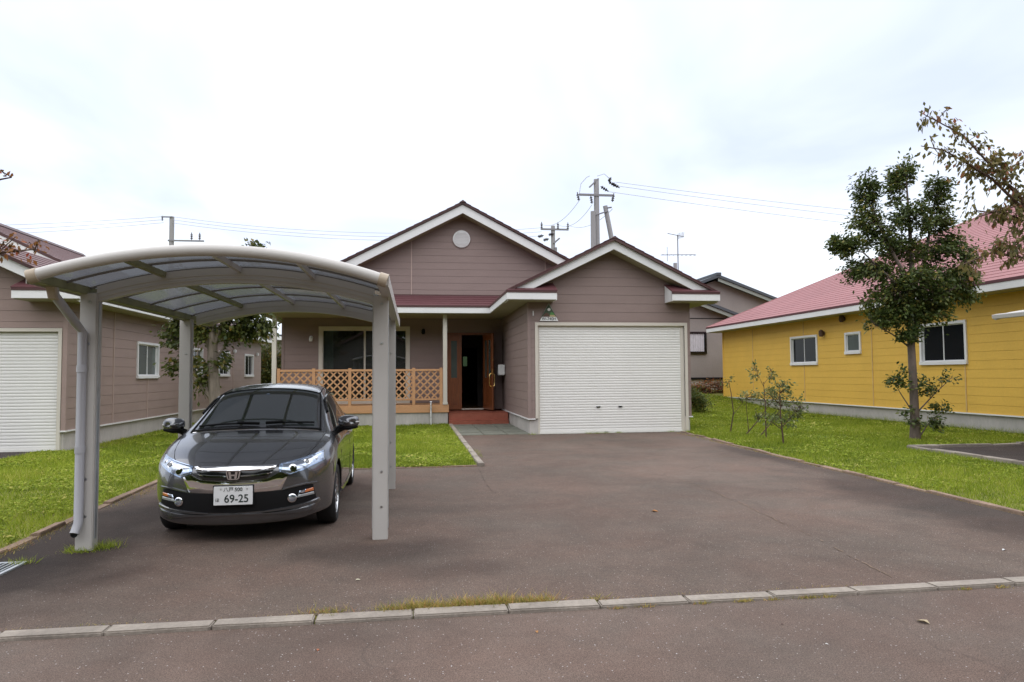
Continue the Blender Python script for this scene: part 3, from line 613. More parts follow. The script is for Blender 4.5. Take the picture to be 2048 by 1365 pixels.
obj('lock_plate', leaf_box(leaf_box(MB(), .9205, .924, -.015, .015, 1.50, 1.70), .9205, .924, -.015, .015, 1.95, 2.0), 'gold', dl)
obj('threshold', MB().box(1.56, 2.26, PY - .05, PY + .1, .395, .43), 'cream', ent)
# wall lamps of the porch
for lx, lz, mm in ((-3.18, 2.72, 'vinyl'), (0.33, 2.95, 'black')):
    lp = obj('wall_lamp', MB().lathe([(.0, -.0), (.06, .0), (.06, .02), (.035, .03)], (lx, PY - .055, lz), 'y', 16), mm, H)
    obj('lamp_shade', MB().lathe([(.02, .10), (.05, .07), (.06, -.02), (.045, -.07), (.0, -.075)], (lx, PY - .12, lz - .05), 'z', 16), mm, lp)
# red tiled steps
st = obj('entrance_step', MB().box(1.07, 2.89, 21.50, PY + .1, -.05, .355), 'tile', H)
obj('lower_step', MB().box(1.07, 2.89, 21.36, 21.499, -.05, .13), 'tile', st)
for i in range(6):
    x0 = 1.075 + i * .302
    for nm, b in (('step_tile', (x0, x0 + .296, 21.488, 21.50, .135, .345)), ('step_tile', (x0, x0 + .296, 21.349, 21.36, .0, .125)), ('step_tile', (x0, x0 + .296, 21.355, 21.495, .13, .138))):
        obj(nm, MB().box(*b), 'tile', st, bevel=.003)
    for j in range(5): obj('step_tile', MB().box(x0, x0 + .296, 21.49 + j * .285, 21.77 + j * .285, .355, .364), 'tile', st, bevel=.003)
# porch deck, posts and lattice railing
DY = 21.40
dk = obj('porch_deck', MB().box(-4.02, 1.04, DY + .02, PY - .03, .56, .60), 'wood', H)
for k in range(10):
    y0_ = DY + .03 + k * .144; obj('deck_board', MB().box(-4.02, 1.04, y0_, y0_ + .138, .601, .622), 'wood', dk, bevel=.003)
obj('deck_fascia', MB().box(-4.05, 1.07, DY - .012, DY + .02, .39, .625), 'wood', dk, bevel=.004)
obj('deck_base', MB().box(-4.0, 1.04, DY + .03, PY - .03, -.1, .389), 'concrete', dk)
for px in (-4.03, .96):
    p_ = obj('porch_post', MB().box(px - .062, px + .062, DY - .02, DY + .104, .626, 3.345), 'cream', H, bevel=.006)
    obj('post_foot', MB().box(px - .075, px + .075, DY - .035, DY + .118, .626, .70), 'cream', p_)
rl = MB(); rl.box(-3.93, .86, DY - .005, DY + .075, 1.635, 1.70).box(-3.93, .86, DY + .01, DY + .06, .76, .815)
rail = obj('railing', rl, 'wood', H, bevel=.004)
posts_x = [-3.90, -2.80, -1.72, -.63, .46 - .0, .83]
posts_x = [-3.90, -2.90, -1.86, -.83, .02, .84]
for px in posts_x: obj('railing_post', MB().box(px - .045, px + .045, DY - .008, DY + .082, .626, 1.735), 'wood', rail, bevel=.004)
def diag_clip(c, sgn, x0, x1, z0, z1):
    """segment of line z = sgn*(x)+c clipped to a rectangle"""
    pts = []
    for x in (x0, x1):
        z = sgn * x + c
        if z0 - 1e-6 <= z <= z1 + 1e-6: pts.append((x, z))
    for z in (z0, z1):
        x = (z - c) / sgn
        if x0 < x < x1: pts.append((x, z))
    pts = sorted(set((round(a, 5), round(b, 5)) for a, b in pts))
    return (pts[0], pts[-1]) if len(pts) > 1 and pts[-1][0] - pts[0][0] > .03 else None
for xa, xb in zip(posts_x[:-1], posts_x[1:]):
    x0, x1, z0, z1 = xa + .045, xb - .045, .815, 1.635
    for sgn, yy in ((1, DY + .014), (-1, DY + .028)):
        c = -8.0
        while c < 8:
            s = diag_clip(c, sgn, x0, x1, z0, z1)
            if s:
                (ax, az), (bx_, bz) = s; w = .019
                obj('lattice_slat', MB().hexa([(ax - 0, yy, az - w * 1.62), (bx_, yy, bz - w * 1.62), (bx_, yy + .012, bz - w * 1.62), (ax, yy + .012, az - w * 1.62),
                                               (ax, yy, az + w * 1.62), (bx_, yy, bz + w * 1.62), (bx_, yy + .012, bz + w * 1.62), (ax, yy + .012, az + w * 1.62)]), 'wood', rail)
            c += .212
    # house number plate
sg = thing('house_sign', 'small triangular sign with W-740H lettering above the white garage shutter', 'sign', (3.42, GY - .03, 2.86))
def text_mesh(name, body, size, m, parent, loc, rot=(math.pi / 2, 0, 0), extr=0.002, align='CENTER', scale=(1, 1, 1), bold=0.0):
    c = bpy.data.curves.new(name, 'FONT'); c.body = body; c.size = size; c.extrude = extr; c.align_x = align; c.align_y = 'CENTER'; c.offset = bold
    t = bpy.data.objects.new(name, c); COL.objects.link(t)
    bpy.context.view_layer.update(); dg = bpy.context.evaluated_depsgraph_get()
    me = bpy.data.meshes.new_from_object(t.evaluated_get(dg)); bpy.data.objects.remove(t); bpy.data.curves.remove(c)
    me.materials.clear(); me.materials.append(M[m]); o = bpy.data.objects.new(name, me); COL.objects.link(o)
    o.parent = parent; o.location = Vector(loc) - orig(parent); o.rotation_euler = rot; o.scale = scale; return o
M['signgreen'] = mat('sign_paint_dark_green', (0.055, 0.085, 0.05), 0.5, var=0.3, vscale=12); M['signgrey'] = mat('sign_border', (0.33, 0.35, 0.30), 0.5)
M['signbrown'] = mat('sign_paint_brown', (0.11, 0.06, 0.04), 0.5); M['signleaf'] = mat('sign_paint_green', (0.09, 0.26, 0.07), 0.5); M['signsand'] = mat('sign_paint_sand', (0.42, 0.35, 0.18), 0.5)
tri = lambda x0, x1, x2, z0, z2, y, d=.004: MB().prism([(x0, y, z0), (x1, y, z0), (x2, y, z2)], (0, d, 0))
yb = GY - .045
obj('sign_board', tri(3.175, 3.665, 3.42, 2.86, 3.335, yb, .014), 'signgrey', sg)
obj('painted_scene', tri(3.225, 3.615, 3.42, 2.97, 3.29, yb - .004), 'signgreen', sg)
obj('hill', MB().prism([(3.25, yb - .007, 2.97), (3.44, yb - .007, 2.97), (3.42, yb - .007, 3.04), (3.36, yb - .007, 3.08), (3.31, yb - .007, 3.05)], (0, .003, 0)), 'signbrown', sg)
obj('bush', MB().prism([(3.44, yb - .007, 3.02), (3.56, yb - .007, 3.02), (3.53, yb - .007, 3.07), (3.47, yb - .007, 3.09)], (0, .003, 0)), 'signleaf', sg)
obj('field', MB().prism([(3.44, yb - .007, 2.97), (3.60, yb - .007, 2.97), (3.56, yb - .007, 3.018), (3.44, yb - .007, 3.018)], (0, .003, 0)), 'signsand', sg)
obj('moon', MB().lathe([(0, -.009), (.038, -.009), (.04, -.006), (.04, .0)], (3.42, yb, 3.155), 'y', 20), 'vinyl', sg)
obj('name_band', MB().prism([(3.178, yb - .005, 2.862), (3.662, yb - .005, 2.862), (3.606, yb - .005, 2.968), (3.234, yb - .005, 2.968)], (0, .004, 0)), 'vinyl', sg)
text_mesh('lettering', 'W-740H', .110, 'black', sg, (3.42, yb - .0075, 2.915), scale=(.95, 1, 1), bold=.0)
tag(obj('doorbell_plate', MB().box(3.005, 3.03, GY - .035, GY - .02, 3.0, 3.12), 'vinyl'), 'narrow white plate on the brown garage wall left of the triangular sign', 'plate')
mbx = thing('mailbox', 'white wall mailbox beside the open front door', 'mailbox', (2.80, 22.2, 1.5))
obj('box', MB().box(2.66, 2.868, 22.05, 22.42, 1.50, 1.83), 'white', mbx, bevel=.015)
obj('flap', MB().box(2.652, 2.66, 22.09, 22.38, 1.72, 1.79), 'steel', mbx)
tap = thing('standpipe', 'white garden standpipe with tap in front of the porch deck', 'tap', (.53, 21.31, 0))
obj('pipe', MB().tube([(.53, 21.31, -.05), (.53, 21.31, .70)], .022, 10), 'white', tap)
obj('tap', MB().tube([(.53, 21.31, .66), (.53, 21.24, .66), (.53, 21.21, .62)], .014, 8).tube([(.50, 21.31, .72), (.56, 21.31, .72)], .012, 8), 'steel', tap)
for zc in (.25, .5): obj('clip', MB().box(.50, .56, 21.285, 21.40, zc, zc + .02), 'steel', tap)

# ------------------------------------------------------------------ the house on the left
HL = thing('bungalow', 'pinkish brown house with brown metal roof beyond the lawn on the left', 'house', (-9, 20, 0))
lx1, ly0, lyb = -7.10, 15.70, 34.5; le = -6.62
lgd = (-11.0, -7.24, -1, 2.48)
w1 = obj('wall', wall_slab('y', ly0, ly0 + .1, -11.4, lx1, .42, 3.2, [lgd]), 'sidingback', HL)
LAP, LAZ, LP = -9.25, 4.56, .475
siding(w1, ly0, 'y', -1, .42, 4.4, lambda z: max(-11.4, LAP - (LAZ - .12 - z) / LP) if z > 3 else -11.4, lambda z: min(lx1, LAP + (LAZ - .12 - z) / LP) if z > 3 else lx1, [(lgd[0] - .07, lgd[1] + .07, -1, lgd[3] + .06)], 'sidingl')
obj('gable_backing', MB().prism([(-11.4, ly0 + .002, 3.2), (lx1, ly0 + .002, 3.2), (lx1, ly0 + .002, LAZ - .12 - LP * (lx1 - LAP)), (LAP, ly0 + .002, LAZ - .12), (-11.4, ly0 + .002, LAZ - .12 - LP * (LAP + 11.4))], (0, .09, 0)), 'sidingback', w1)
wins_l = [(19.42, 20.98, 1.48, 2.44), (24.0, 25.16, 1.55, 2.46), (27.15, 28.72, 1.52, 2.48), (31.2, 32.85, 1.50, 2.48)]
w2 = obj('wall', wall_slab('x', lx1 - .1, lx1, ly0 + .1, lyb, .42, 3.15, wins_l), 'sidingback', HL)
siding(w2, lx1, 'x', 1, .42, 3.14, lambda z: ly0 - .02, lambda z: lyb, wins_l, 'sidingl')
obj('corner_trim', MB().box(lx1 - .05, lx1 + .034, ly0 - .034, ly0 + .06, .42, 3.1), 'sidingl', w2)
for sy in (18.0, 20.2, 24.6, 29.3): obj('joint_seal', MB().box(lx1 + .01, lx1 + .03, sy - .015, sy + .015, .42, 1.46 if sy in (20.2,) else 3.1), 'seam', w2)
for (a, b, c, d) in wins_l: window(HL, 'x', lx1, 1, a, b, c, d, 'vinyl', .06, 2, 'greenpane' if a < 26 else 'darkpane', .05)
for lyq, lzq in ((29.3, 2.45), (33.4, 2.45)):
    q = obj('vent_hood', MB().box(lx1 + .024, lx1 + .13, lyq - .08, lyq + .08, lzq, lzq + .14), 'vinyl', HL, bevel=.02)
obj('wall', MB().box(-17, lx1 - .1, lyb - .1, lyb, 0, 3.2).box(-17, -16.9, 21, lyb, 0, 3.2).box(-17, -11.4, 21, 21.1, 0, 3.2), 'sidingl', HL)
obj('foundation', MB().box(lgd[1] + .03, lx1 - .02, ly0 + .015, lyb, -.1, .41), 'concrete', HL)
obj('base_trim', MB().box(lx1 - .03, lx1 + .045, ly0 - .045, lyb, .395, .424).box(lgd[1] + .075, lx1 - .03, ly0 - .045, ly0 + .03, .395, .424), 'vinyl', HL)
sf = MB().box(lgd[0] - .07, lgd[1] + .07, ly0 - .04, ly0 + .06, lgd[3] - .02, lgd[3] + .05).box(lgd[1], lgd[1] + .07, ly0 - .038, ly0 + .10, 0, lgd[3] - .02)
shl = obj('garage_shutter', sf, 'cream', HL)
s1_ = MB()
for a in range(len(prof) - 1):
    (y0_, z0_), (y1_, z1_) = prof[a], prof[a + 1]
    s1_.poly([(lgd[0], ly0 + .05 + y0_, z0_), (lgd[1], ly0 + .05 + y0_, z0_), (lgd[1], ly0 + .05 + y1_, z1_), (lgd[0], ly0 + .05 + y1_, z1_)])
s1_.poly([(lgd[0], ly0 + .055, 0), (lgd[1], ly0 + .055, 0), (lgd[1], ly0 + .055, SLH), (lgd[0], ly0 + .055, SLH)])
s0 = obj('slat', s1_, 'shutter', shl); s0.location = (0, 0, .055)
for k in range(1, 36):
    s = s0.copy(); COL.objects.link(s); s.parent = shl; s.location = (0, 0, .055 + k * SLH)
obj('bottom_rail', MB().box(lgd[0], lgd[1], ly0 + .02, ly0 + .06, .006, .055), 'shutter', shl)
# garage gable roof and main hipped roof in one plane on the near side
ez = 3.31; mr_x, mr_z = -12.6, 6.20; mpt = (mr_z - ez) / (le - mr_x)
rl_ = obj('roof', MB().prism([(le, 15.12, ez - .005), (LAP, 15.12, LAZ - .01), (2 * LAP - le, 15.12, ez - .005), (2 * LAP - le, 15.12, ez - .05), (LAP, 15.12, LAZ - .07), (le, 15.12, ez - .05)], (0, 5.6, 0)), 'roofdark', HL)
courses(rl_, (le, 15.1, ez), (le, 20.6, ez), (LAP, 15.1, LAZ), (LAP, 20.6, LAZ), 10, 'roofbrown')
courses(rl_, (2 * LAP - le, 15.1, ez), (2 * LAP - le, 20.6, ez), (LAP, 15.1, LAZ), (LAP, 20.6, LAZ), 5, 'roofbrown')
rake(rl_, LAP, LAZ + .01, 2 * LAP - le, le - .02, LP, 15.2)
obj('rake_soffit', MB().prism([(LAP, 15.23, LAZ - .30), (le, 15.23, LAZ - .30 - LP * (le - LAP)), (le, 15.23, LAZ - .285 - LP * (le - LAP)), (LAP, 15.23, LAZ - .285)], (0, .47, 0)), 'soffit', rl_)
obj('return_soffit', MB().box(-7.83, le - .03, 15.13, ly0, 3.075, 3.09), 'soffit', rl_)
eave_fascia(rl_, (-7.86, 15.1), (le, 15.1), 3.09, 3.245, 3.31)
obj('return_roof', MB().hexa([(-7.87, 15.08, 3.295), (le + .01, 15.08, 3.295), (le - .56, ly0, 3.55), (-7.87, ly0, 3.55), (-7.87, 15.08, 3.318), (le + .01, 15.08, 3.318), (le - .56, ly0, 3.58), (-7.87, ly0, 3.58)]), 'roofred', rl_)
eave_fascia(rl_, (le, 15.13), (le, 35.0), 3.09, 3.245, 3.31, (1, 0, 0))
obj('eave_soffit', MB().box(lx1, le - .03, ly0 + .02, 35.0, 3.075, 3.09), 'soffit', rl_)
rl2 = obj('roof', MB().poly([(le, 20.5, ez - .01), (le, 35.05, ez - .01), (mr_x, 29.05, mr_z - .01), (mr_x, 20.5, mr_z - .01)]).poly([(2 * mr_x - le, 20.5, ez - .01), (2 * mr_x - le, 35.05, ez - .01), (mr_x, 29.05, mr_z - .01), (mr_x, 20.5, mr_z - .01)]).poly([(le, 35.05, ez - .01), (2 * mr_x - le, 35.05, ez - .01), (mr_x, 29.05, mr_z - .01)]), 'roofbrown', HL)
courses(rl2, (le, 20.55, ez), (le, 35.05, ez), (mr_x, 20.5, mr_z), (mr_x, 29.05, mr_z), 24, 'roofbrown')
rake(rl2, mr_x, mr_z + .02, 2 * mr_x - le, le, mpt, 20.45)
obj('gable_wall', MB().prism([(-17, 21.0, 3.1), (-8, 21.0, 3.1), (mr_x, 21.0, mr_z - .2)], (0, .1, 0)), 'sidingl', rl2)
obj('ridge_cap', MB().prism([(mr_x - .14, 20.4, mr_z - .03), (mr_x, 20.4, mr_z + .09), (mr_x + .14, 20.4, mr_z - .03)], (0, 8.65, 0)), 'roofdark', rl2)
obj('hip_cap', MB().tube([(mr_x, 29.05, mr_z), (le, 35.05, ez)], .035, 6), 'roofdark', rl2)

# ------------------------------------------------------------------ the yellow house on the right
HY = thing('bungalow', 'yellow sided house with pinkish red hipped metal roof on the right', 'house', (18, 20, 0))
yx, yy0, yy1 = 14.30, 5.0, 31.1; ye = 13.70; yez = 3.67
wins_y = [(23.35, 25.15, 1.79, 2.87), (20.88, 21.72, 2.11, 2.83), (16.5, 18.22, 1.70, 2.86), (9.0, 11.0, 1.7, 2.86)]
wy = obj('wall', wall_slab('x', yx, yx + .1, yy0, yy1, .44, 3.5, wins_y), 'yellowback', HY)
siding(wy, yx, 'x', -1, .44, 3.48, lambda z: yy0, lambda z: yy1 + .02, wins_y, 'yellow')
obj('corner_trim', MB().box(yx - .034, yx + .05, yy1 - .05, yy1 + .034, .44, 3.45), 'yellow', wy)
for sy, s0_, s1_2 in ((28.2, .44, 3.45), (24.25, .44, 1.77), (24.25, 2.9, 3.45), (20.35, .44, 3.45), (16.6, .44, 1.68), (12.7, .44, 3.45)): obj('joint_seal', MB().box(yx - .031, yx - .01, sy - .017, sy + .017, s0_, s1_2), 'seamy', wy)
for i, (a, b, c, d) in enumerate(wins_y): window(HY, 'x', yx, -1, a, b, c, d, 'vinyl', .075, 1 if i == 1 else 2, 'greenpane' if i == 1 else 'darkpane', .055)
obj('wall', MB().box(yx + .1, 29, yy1 - .1, yy1, 0, 3.5).box(28.9, 29, yy0, yy1, 0, 3.5).box(yx + .1, 29, yy0, yy0 + .1, 0, 3.5), 'yellow', HY)
obj('foundation', MB().box(yx + .02, yx + .2, yy0, yy1 - .02, -.1, .43), 'concrete', HY)
obj('base_trim', MB().box(yx - .05, yx + .03, yy0, yy1 + .04, .41, .442), 'vinyl', HY)
for lyq, lzq in ((22.94, 2.88), (21.73, 3.30)):
    lp = obj('wall_lamp', MB().lathe([(0, -.024), (.075, -.024), (.08, -.05), (.045, -.07)], (yx, lyq, lzq), 'x', 16), 'barkdark', HY)
    obj('lamp_shade', MB().lathe([(.025, .13), (.075, .09), (.085, -.03), (.06, -.11), (0, -.115)], (yx - .13, lyq, lzq), 'z', 16), 'barkdark', lp)
rz, rx_ = 7.42, 21.4; yc = 31.6
ry = obj('roof', MB().poly([(ye, yy0 - .5, yez - .01), (ye, yc, yez - .01), (rx_, yc - 7.7, rz - .01), (rx_, yy0 + 7.2, rz - .01)]).poly([(2 * rx_ - ye, yy0 - .5, yez - .01), (2 * rx_ - ye, yc, yez - .01), (rx_, yc - 7.7, rz - .01), (rx_, yy0 + 7.2, rz - .01)]).poly([(ye, yc, yez - .01), (2 * rx_ - ye, yc, yez - .01), (rx_, yc - 7.7, rz - .01)]).poly([(ye, yy0 - .5, yez - .01), (2 * rx_ - ye, yy0 - .5, yez - .01), (rx_, yy0 + 7.2, rz - .01)]), 'roofpink', HY)
courses(ry, (ye, yy0 - .5, yez), (ye, yc, yez), (rx_, yy0 + 7.2, rz), (rx_, yc - 7.7, rz), 34, 'roofpink', lift=.013)
obj('ridge_cap', MB().prism([(rx_ - .16, yy0 + 7.2, rz - .03), (rx_, yy0 + 7.2, rz + .10), (rx_ + .16, yy0 + 7.2, rz - .03)], (0, yc - 7.7 - yy0 - 7.2, 0)), 'roofred', ry)
obj('hip_cap', MB().tube([(ye, yc, yez), (rx_, yc - 7.7, rz)], .03, 6), 'roofpink', ry)
eave_fascia(ry, (ye, yy0 - .5), (ye, yc), 3.43, 3.605, 3.675, (-1, 0, 0), 'roofred'); eave_fascia(ry, (ye + .03, yc), (20, yc), 3.43, 3.605, 3.675, (0, 1, 0), 'roofred')
obj('eave_soffit', MB().box(ye + .03, yx, yy0 - .5, yc, 3.415, 3.43).box(yx, 20, yy1, yc - .03, 3.415, 3.43), 'soffit', ry)

# ------------------------------------------------------------------ grey-tan house farther back
HT = thing('house', 'tan house with dark grey stepped roof behind the garage, white base and lace curtained window', 'house', (15, 36, .8))
tw = obj('wall', MB().prism([(9.6, 34, 1.25), (15.9, 34, 1.25), (15.9, 34, 4.42), (12.8, 34, 5.55), (9.6, 34, 4.4)], (0, 3, 0)), 'tan', HT)
obj('wall', MB().prism([(11.5, 37, 1.25), (22, 37, 1.25), (22, 37, 4.7), (16.6, 37, 6.65), (11.5, 37, 4.8)], (0, 5, 0)), 'tan', HT)
obj('foundation', MB().box(9.7, 15.85, 34.03, 36.9, .3, 1.2), 'concrete', HT)
obj('base_trim', MB().box(9.55, 15.95, 33.95, 34.0, 1.2, 1.31).box(9.58, 15.92, 33.98, 34.02, 4.28, 4.32), 'black', HT)
obj('floor_vent', MB().box(14.55, 14.95, 33.97, 34.0, 1.08, 1.19), 'barkdark', HT)
for px, pz, xl, xr, yA, pch in ((12.8, 5.78, 9.1, 16.55, 33.4, .37), (16.56, 6.92, 11, 22.5, 36.4, .37)):
    rf = obj('roof', MB().prism([(px, yA, pz), (xr, yA, pz - pch * (xr - px)), (xr, yA, pz - .14 - pch * (xr - px)), (px, yA, pz - .16), (xl, yA, pz - .14 - pch * (px - xl)), (xl, yA, pz - pch * (px - xl))], (0, 4.5, 0)), 'roofgrey', HT)
    obj('barge_board', MB().prism([(px, yA + .08, pz - .17), (xr, yA + .08, pz - .15 - pch * (xr - px)), (xr, yA + .08, pz - .34 - pch * (xr - px)), (px, yA + .08, pz - .36)], (0, .05, 0)), 'bargegrey', rf)
    obj('ridge_cap', MB().box(px - .13, px + .13, yA - .05, yA + 4.5, pz - .04, pz + .10), 'roofgrey', rf)
wt = window(HT, 'y', 34, -1, 13.2, 14.72, 2.5, 3.62, 'blackgloss', .08, 1, 'pane', .08)
lc = MB()
for k in range(22): lc.box(13.3 + k * .062, 13.3 + k * .062 + .05, 33.985 + .012 * (k % 2), 33.99 + .012 * (k % 2), 2.62, 3.52)
obj('curtain', lc, 'lace', wt)
an = thing('tv_antenna', 'rooftop television antenna on a mast right of the garage gable', 'antenna', (14.0, 37.6, 6.2))
a_ = MB().tube([(14.55, 37.6, 5.6), (14.55, 37.6, 7.7)], .11, 8)
obj('mast_sleeve', a_, 'pole', an); obj('mast', MB().tube([(14.72, 37.6, 5.6), (14.72, 37.6, 9.3)], .03, 6), 'polemetal', an)
el = MB().tube([(13.75, 37.6, 8.15), (15.75, 37.6, 8.2)], .02, 6)
for k in range(9): el.tube([(13.8 + k * .24, 37.4, 8.15), (13.8 + k * .24, 37.8, 8.17)], .012, 4)
el.tube([(14.1, 37.6, 7.8), (14.1, 37.6, 8.6)], .014, 5).tube([(14.1, 37.5, 9.35), (15.1, 37.6, 9.2)], .02, 6)
for k in range(5): el.tube([(14.75 + k * .06, 37.5, 9.05 + .02 * k), (14.75 + k * .09, 37.6, 9.4 + .02 * k)], .014, 4)
obj('elements', el, 'polemetal', an)

# ------------------------------------------------------------------ poles and wires
def pole(label, x, y, z0, z1, r):
    p = thing('utility_pole', label, 'utility pole', (x, y, z0), 'utility poles behind the houses')
    obj('shaft', MB().tube([(x, y, z0 - .5), (x, y, (z0 + z1) / 2), (x, y, z1)], [r * 1.3, r * 1.12, r], 14), 'pole', p); return p
def insul(p, x, y, z, s=1.0, d=(0, 0, 1)):
    d = Vector(d); c = Vector((x, y, z)); mb = MB()
    for k in range(3): mb.tube([c + d * (k * .13 * s), c + d * (k * .13 + .07) * s], [.10 * s, .06 * s], 8)
    mb.tube([c - d * .08 * s, c + d * .45 * s], .03 * s, 6); obj('insulator', mb, 'insul', p)
p1 = pole('tall braced concrete utility pole above the garage roof', 10.95, 40.9, 1.0, 13.25, .155)
obj('brace_pole', MB().tube([(10.60, 40.5, .6), (10.62, 40.5, 11.2)], [.2, .15], 12), 'pole', p1)
obj('brace_pole', MB().tube([(13.55, 40.9, .6), (11.48, 40.9, 11.65)], [.19, .14], 12), 'pole', p1)
obj('brace_clamp', MB().tube([(10.55, 40.75, 10.95), (11.6, 40.75, 11.3)], .045, 6).tube([(11.5, 40.8, 11.5), (11.85, 40.8, 11.55)], .05, 6), 'polemetal', p1)
obj('crossarm', MB().box(9.85, 12.0, 40.70, 40.80, 12.2, 12.32), 'polemetal', p1); obj('top_bracket', MB().hexa([(10.45, 40.75, 12.75), (10.53, 40.75, 12.7), (10.53, 40.82, 12.7), (10.45, 40.82, 12.75), (11.02, 40.75, 13.3), (11.1, 40.75, 13.25), (11.1, 40.82, 13.25), (11.02, 40.82, 13.3)]), 'polemetal', p1)
i_ = p1
for q in ((9.82, 11.95, -.2), (10.62, 11.8, -.15), (11.9, 11.95, .2)): insul(i_, q[0], 40.75, q[1], 1.0, (q[2], 0, 1))
for q in ((11.25, 12.75), (11.75, 13.05), (11.95, 12.98)): insul(i_, q[0], 40.75, q[1], 1.2, (.75, 0, -.45))
insul(i_, 11.7, 40.75, 13.15, 1.0, (.3, 0, .5))
obj('jumper_wire', MB().tube([(9.85, 40.7, 12.3), (9.95, 40.7, 12.9), (10.3, 40.7, 13.3), (10.5, 40.7, 13.4)], .018, 5).tube([(10.95, 40.7, 13.4), (11.4, 40.7, 13.55), (11.8, 40.7, 13.2)], .018, 5), 'wire', p1)
p2 = pole('smaller concrete utility pole with transformer gear, left of the braced pole', 10.3, 51.0, 1.0, 12.55, .15)
obj('crossarm', MB().box(9.35, 11.45, 50.8, 50.9, 12.2, 12.32), 'polemetal', p2); obj('side_step', MB().tube([(10.3, 50.8, 11.2), (10.75, 50.8, 11.6)], .07, 6).tube([(10.45, 50.8, 10.0), (10.45, 50.8, 10.9)], .11, 6), 'polemetal', p2)
i_ = p2
for q in (9.42, 10.65, 11.4): insul(i_, q, 50.85, 12.35, 1.0)
for q in ((9.2, 11.7), (9.6, 11.45), (10.0, 11.85)): insul(i_, q[0], 50.85, q[1], 1.35, (.6, 0, .15))
p3 = pole('concrete utility pole rising behind the carport roof on the left', -17.1, 52.9, 1.0, 13.0, .16)
obj('crossarm', MB().box(-17.3, -14.85, 52.7, 52.8, 11.2, 11.3).box(-17.75, -17.0, 52.7, 52.8, 12.9, 12.98), 'polemetal', p3)
i_ = p3; insul(i_, -15.7, 52.75, 11.4, 1.0); insul(i_, -15.15, 52.75, 11.4, 1.0); insul(i_, -17.7, 52.75, 12.7, .7)
def wire(label, a, b, sag, r=.014, n=14):
    a, b = Vector(a), Vector(b)
    pts = [a.lerp(b, k / n) - Vector((0, 0, 4 * sag * (k / n) * (1 - k / n))) for k in range(n + 1)]
    tag(obj('power_line', MB().tube(pts, r, 5), 'wire'), label, 'wire', 'overhead power lines')
for k, nm in enumerate(('upper', 'middle', 'lowest')):
    wire(nm + ' overhead wire running right from the braced pole', (12.1 - .5 * (k == 2), 40.8, 13.1 - .22 * k - .15 * (k == 2)), (62, 52, 13.6 - .75 * k), .5)
    wire(nm + ' overhead wire running left out of the picture from the left pole', (-17.6, 52.7, 12.95 - .22 * k), (-39.5, 56, 12.45 - .42 * k), .25)
    wire(nm + ' overhead wire between the left pole and the small pole', (-17.0, 52.7, 12.95 - .22 * k), (9.4, 50.8, 12.35 - .3 * k), .75)
    wire(nm + ' sagging wire between the two poles above the garage', ((9.82, 10.62, 11.9)[k], 40.75, 11.85 - .2 * k), ((9.45, 10.7, 11.4)[k], 50.85, 12.6), .55)

